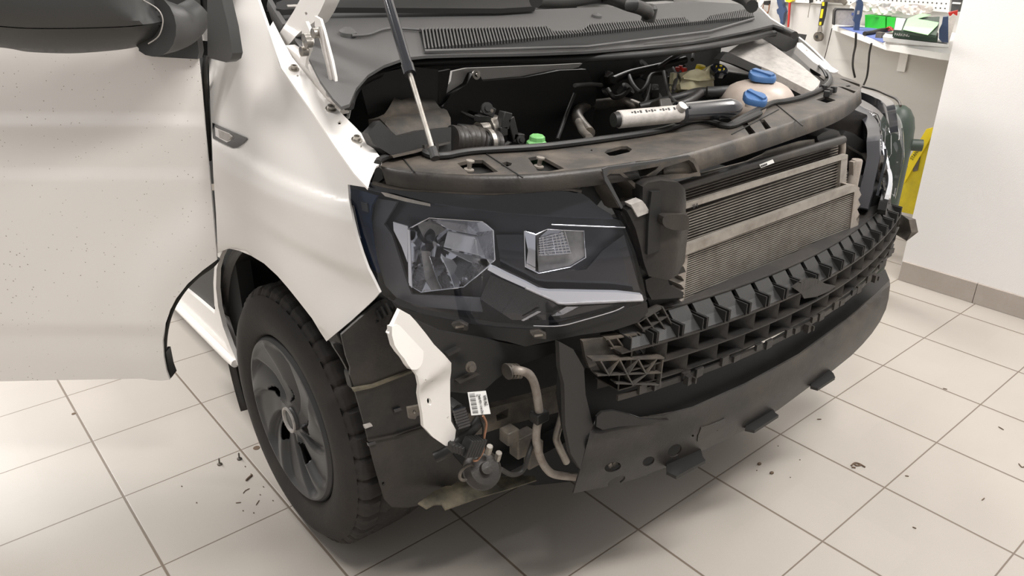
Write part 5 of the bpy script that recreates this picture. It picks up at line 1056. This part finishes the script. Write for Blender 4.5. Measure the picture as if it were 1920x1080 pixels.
o = wsolid('adapter', [(1432, 2), (1442, 1), (1441, 10), (1431, 9)], M['plastic'], lab='small black connector block above the copper wires', cat='connector')
o = wsolid('tool_bar', [(1545, -4), (1582, -2), (1586, 4), (1582, 10), (1578, 6), (1560, 5), (1546, 3)], M['dirtym'], t=.02, lab='dark metal tool holder at the bottom of the tool board', cat='tool holder')
# cables
for L, r_, m_, lab in (([(1560, 53, PX(3.9)), (1557, 65, PX(3.9)), (1553, 82, PX(3.95)), (1549, 98, PX(4.2)), (1545, 112, PX(4.25))], .0025, 'rubber', 'thin cord hanging at the left end of the bench'),
                   ([(1605, 62, PX(3.55)), (1604, 85, PX(3.6)), (1600, 105, PX(3.7)), (1599, 125, PX(3.8)), (1603, 145, PX(3.85))], .0055, 'plastic', 'thick black cord hanging below the dark blue tool'),
                   ([(1634, 82, PX(3.55)), (1630, 100, PX(3.6)), (1628, 125, PX(3.7)), (1625, 145, PX(3.75)), (1619, 160, PX(3.8))], .005, 'plastic', 'black cord hanging down beside the bench bracket')):
    o = pxtube('cord', L, r_, M[m_]); tag(o, lab, 'cord')
# canister behind the far headlight
cx = pt(1690, 250, PX(2.85))
can = empty('gas_canister', (2.9, cx.y, 0), 'dark green round-topped canister standing on the floor behind the far headlight', 'canister')
b = MB(); c0 = Vector((2.9, cx.y + .045, 0)); b._l(c0, Vector((0, 0, 1)), [(0, 0), (0, .066), (.01, .07), (.68, .07), (.73, .067), (.77, .057), (.80, .038), (.813, .018), (.816, 0)], 32, 0); b.build('canister_body', M['dgreen'], can)
b = MB(); b.tube([c0 + Vector((.0, .0, .66)), c0 + Vector((.06, -.09, .66))], .024, 18); b.build('canister_handle', M['dgreen'], can)
# yellow step
YP = PX(3.36)
yl = empty('folding_step', wpt(1700, 400, 3.36) * 1.0, 'yellow folded metal step standing behind the wall corner, marked STANDARD', 'step')
yl.location.z = 0
solid('step_rail', [(1737, 242), (1746, 240), (1752, 246), (1701, 334), (1695, 344), (1694, 314)], YP, M['yellow'], yl, ext=(.03, 0, 0))
solid('step_panel', [(1750, 250), (1701, 334), (1690, 350), (1672, 384), (1677, 395), (1712, 402), (1760, 402)], PX(3.372), M['yellowd'], yl, ext=(.02, 0, 0))
solid('step_foot', [(1624, 420), (1634, 403), (1640, 406), (1639, 414), (1648, 422), (1640, 429), (1630, 426)], PX(3.30), M['yellow'], yl, ext=(.02, 0, 0))
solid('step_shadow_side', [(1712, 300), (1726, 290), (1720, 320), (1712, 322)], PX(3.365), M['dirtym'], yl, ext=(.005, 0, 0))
b = MB(); b.box((3.385, -1.12, .13), (.02, .04, .26)); b.box((3.385, -.80, .13), (.02, .04, .26)); b.box((3.385, -.96, .26), (.02, .34, .03)); b.build('step_leg', M['yellowd'], yl)
text('lettering', 'STANDARD', (1711.5, 301), (1733, 268.5), (1706.5, 297.5), PX(3.359), M['ink'], yl)
text('lettering', 'CK', (1697, 322), (1703, 312), (1694, 318), PX(3.359), M['grout'], yl)
# ------------------------------------------------------------------ small things on the floor
def fl_(u, v, z=0): return pt(u, v, PZ(z))
for (u, v, lab) in ((412, 871, 'small screw standing on its head on the tiles, farther from the wheel'), (449, 861, 'small screw standing on its head on the tiles, closer to the wheel')):
    p = fl_(u, v); e = empty('screw', p, lab, 'screw', 'screws on the floor')
    b = MB(); b._l(p, Vector((0, 0, 1)), [(0, 0), (0, .0065), (.0025, .0075), (.0045, .006), (.005, .0)], 16, 0); b.build('screw_head', M['dirtym'], e)
    b = MB(); b._l(p + Vector((0, 0, .004)), Vector((.05, .02, 1)).normalized(), [(0, .002)] + [(i * .0012, .0026 if i % 2 else .0018) for i in range(1, 14)] + [(.019, .0003)], 10, 0); b.build('screw_shank', M['dirtym'], e)
def bit(nm, L, r, lab, cat, grp=None):
    P = [fl_(u, v, r * .8) for u, v in L]; P = catmull(P, 3); b = MB(); b.tube(P, [r * (1 - .35 * (i in (0, len(P) - 1))) for i in range(len(P))], 6); o = b.build(nm, M['chip']); tag(o, lab, cat, grp)
bit('twig', [(461, 901), (466, 896), (473, 890)], .0032, 'thickest brown crumb of dirt on the tile beside the front wheel', 'debris')
for L, lab in (([(456, 925), (460, 920), (468, 916)], 'thin curled shaving just below the thickest crumb beside the wheel'), ([(480, 947), (486, 938)], 'straight thin shaving closest to the lower tile joint near the wheel'), ([(442, 943), (452, 942)], 'flat-lying thin shaving left of the straight one near the wheel'), ([(470, 889), (471, 888)], 'tiny shaving at the upper tip of the thickest crumb')): bit('dirt_shaving', L, .0014, lab, 'debris', 'dirt shavings by the wheel')
for (u, v), lab in (((459, 874), 'dark crumb just below the screw closer to the wheel'), ((493, 912), 'dark crumb nearest the tyre in its middle'), ((487, 927), 'dark crumb just above the straight thin shaving'), ((511, 938), 'rightmost dark crumb beside the bottom of the tyre'), ((340, 911), 'leftmost dark crumb, alone on the tile left of the wheel'), ((455, 957), 'dark crumb below the flat-lying shaving'), ((475, 961), 'lowest dark crumb above the tile joint near the wheel'), ((368, 942), 'dark crumb alone between leftmost crumb and the shavings')): bit('dirt_crumb', [(u, v), (u + 1.5, v + 1)], .0016, lab, 'debris', 'dirt crumbs left of the wheel')
for (u, v), lab in (((1424, 870), 'round dirt lump before the bumper beam, farther from the camera of the pair'), ((1447, 887), 'round dirt lump before the bumper beam, nearer the camera of the pair')): bit('dirt_lump', [(u - 3, v), (u + 3, v - 1)], .0045, lab, 'debris', 'dirt lumps before the beam')
for (u, v), lab in (((1459, 836), 'tiny crumb above the pair of round dirt lumps'), ((1482, 895), 'tiny crumb right of the nearer round dirt lump'), ((1500, 862), 'tiny crumb right of the farther round dirt lump'), ((1419, 882), 'tiny crumb just below the farther round dirt lump')): bit('dirt_crumb', [(u - 1, v), (u + 1, v)], .0015, lab, 'debris', 'dirt crumbs before the beam')
for L, lab in (([(1532, 786), (1540, 786)], 'short flat dark shaving on the tiles just right of the last bumper tab'), ([(1697, 892), (1704, 893)], 'short dark shaving near the thick tile joint below the curled clump'), ([(1711, 988), (1718, 991)], 'short dark shaving nearest the bottom edge of the photo'),
          ([(1841, 938), (1846, 934)], 'hook-shaped dark shaving in the middle of the tile at the lower right'), ([(1872, 800), (1882, 806)], 'thin slanting dark shaving on the tile below the skirting joint'), ([(1910, 869), (1916, 876), (1922, 874)], 'bent dark shaving at the right edge of the photo'), ([(1768, 728), (1776, 730)], 'dark shaving lying on a tile joint below the white wall')): bit('dirt_shaving', L, .0018, lab, 'debris', 'dirt shavings by the wall')
b = MB()
for L in ([(1596, 873), (1603, 868), (1612, 870), (1622, 876)], [(1597, 876), (1604, 877)], [(1601, 869), (1606, 873), (1614, 872)]): b.tube(catmull([fl_(u, v, .002) for u, v in L], 3), .0026, 6)
o = b.build('dirt_clump', M['chip']); tag(o, 'largest curled brown clump of dirt on the tiles before the wall', 'debris')
for (u, v, r_) in ((138, 776, .006), (481, 840, .010)):
    b = MB(); p = fl_(u, v); b._l(p, Vector((0, 0, 1)), [(0, r_), (.0012, r_), (.0015, 0)], 16, 0); o = b.build('floor_spot', M['chip']); tag(o, 'round dark spot on the tile joint left of the wheel' if r_ < .008 else 'round dark blob touching the wheel side of the tiles', 'spot')
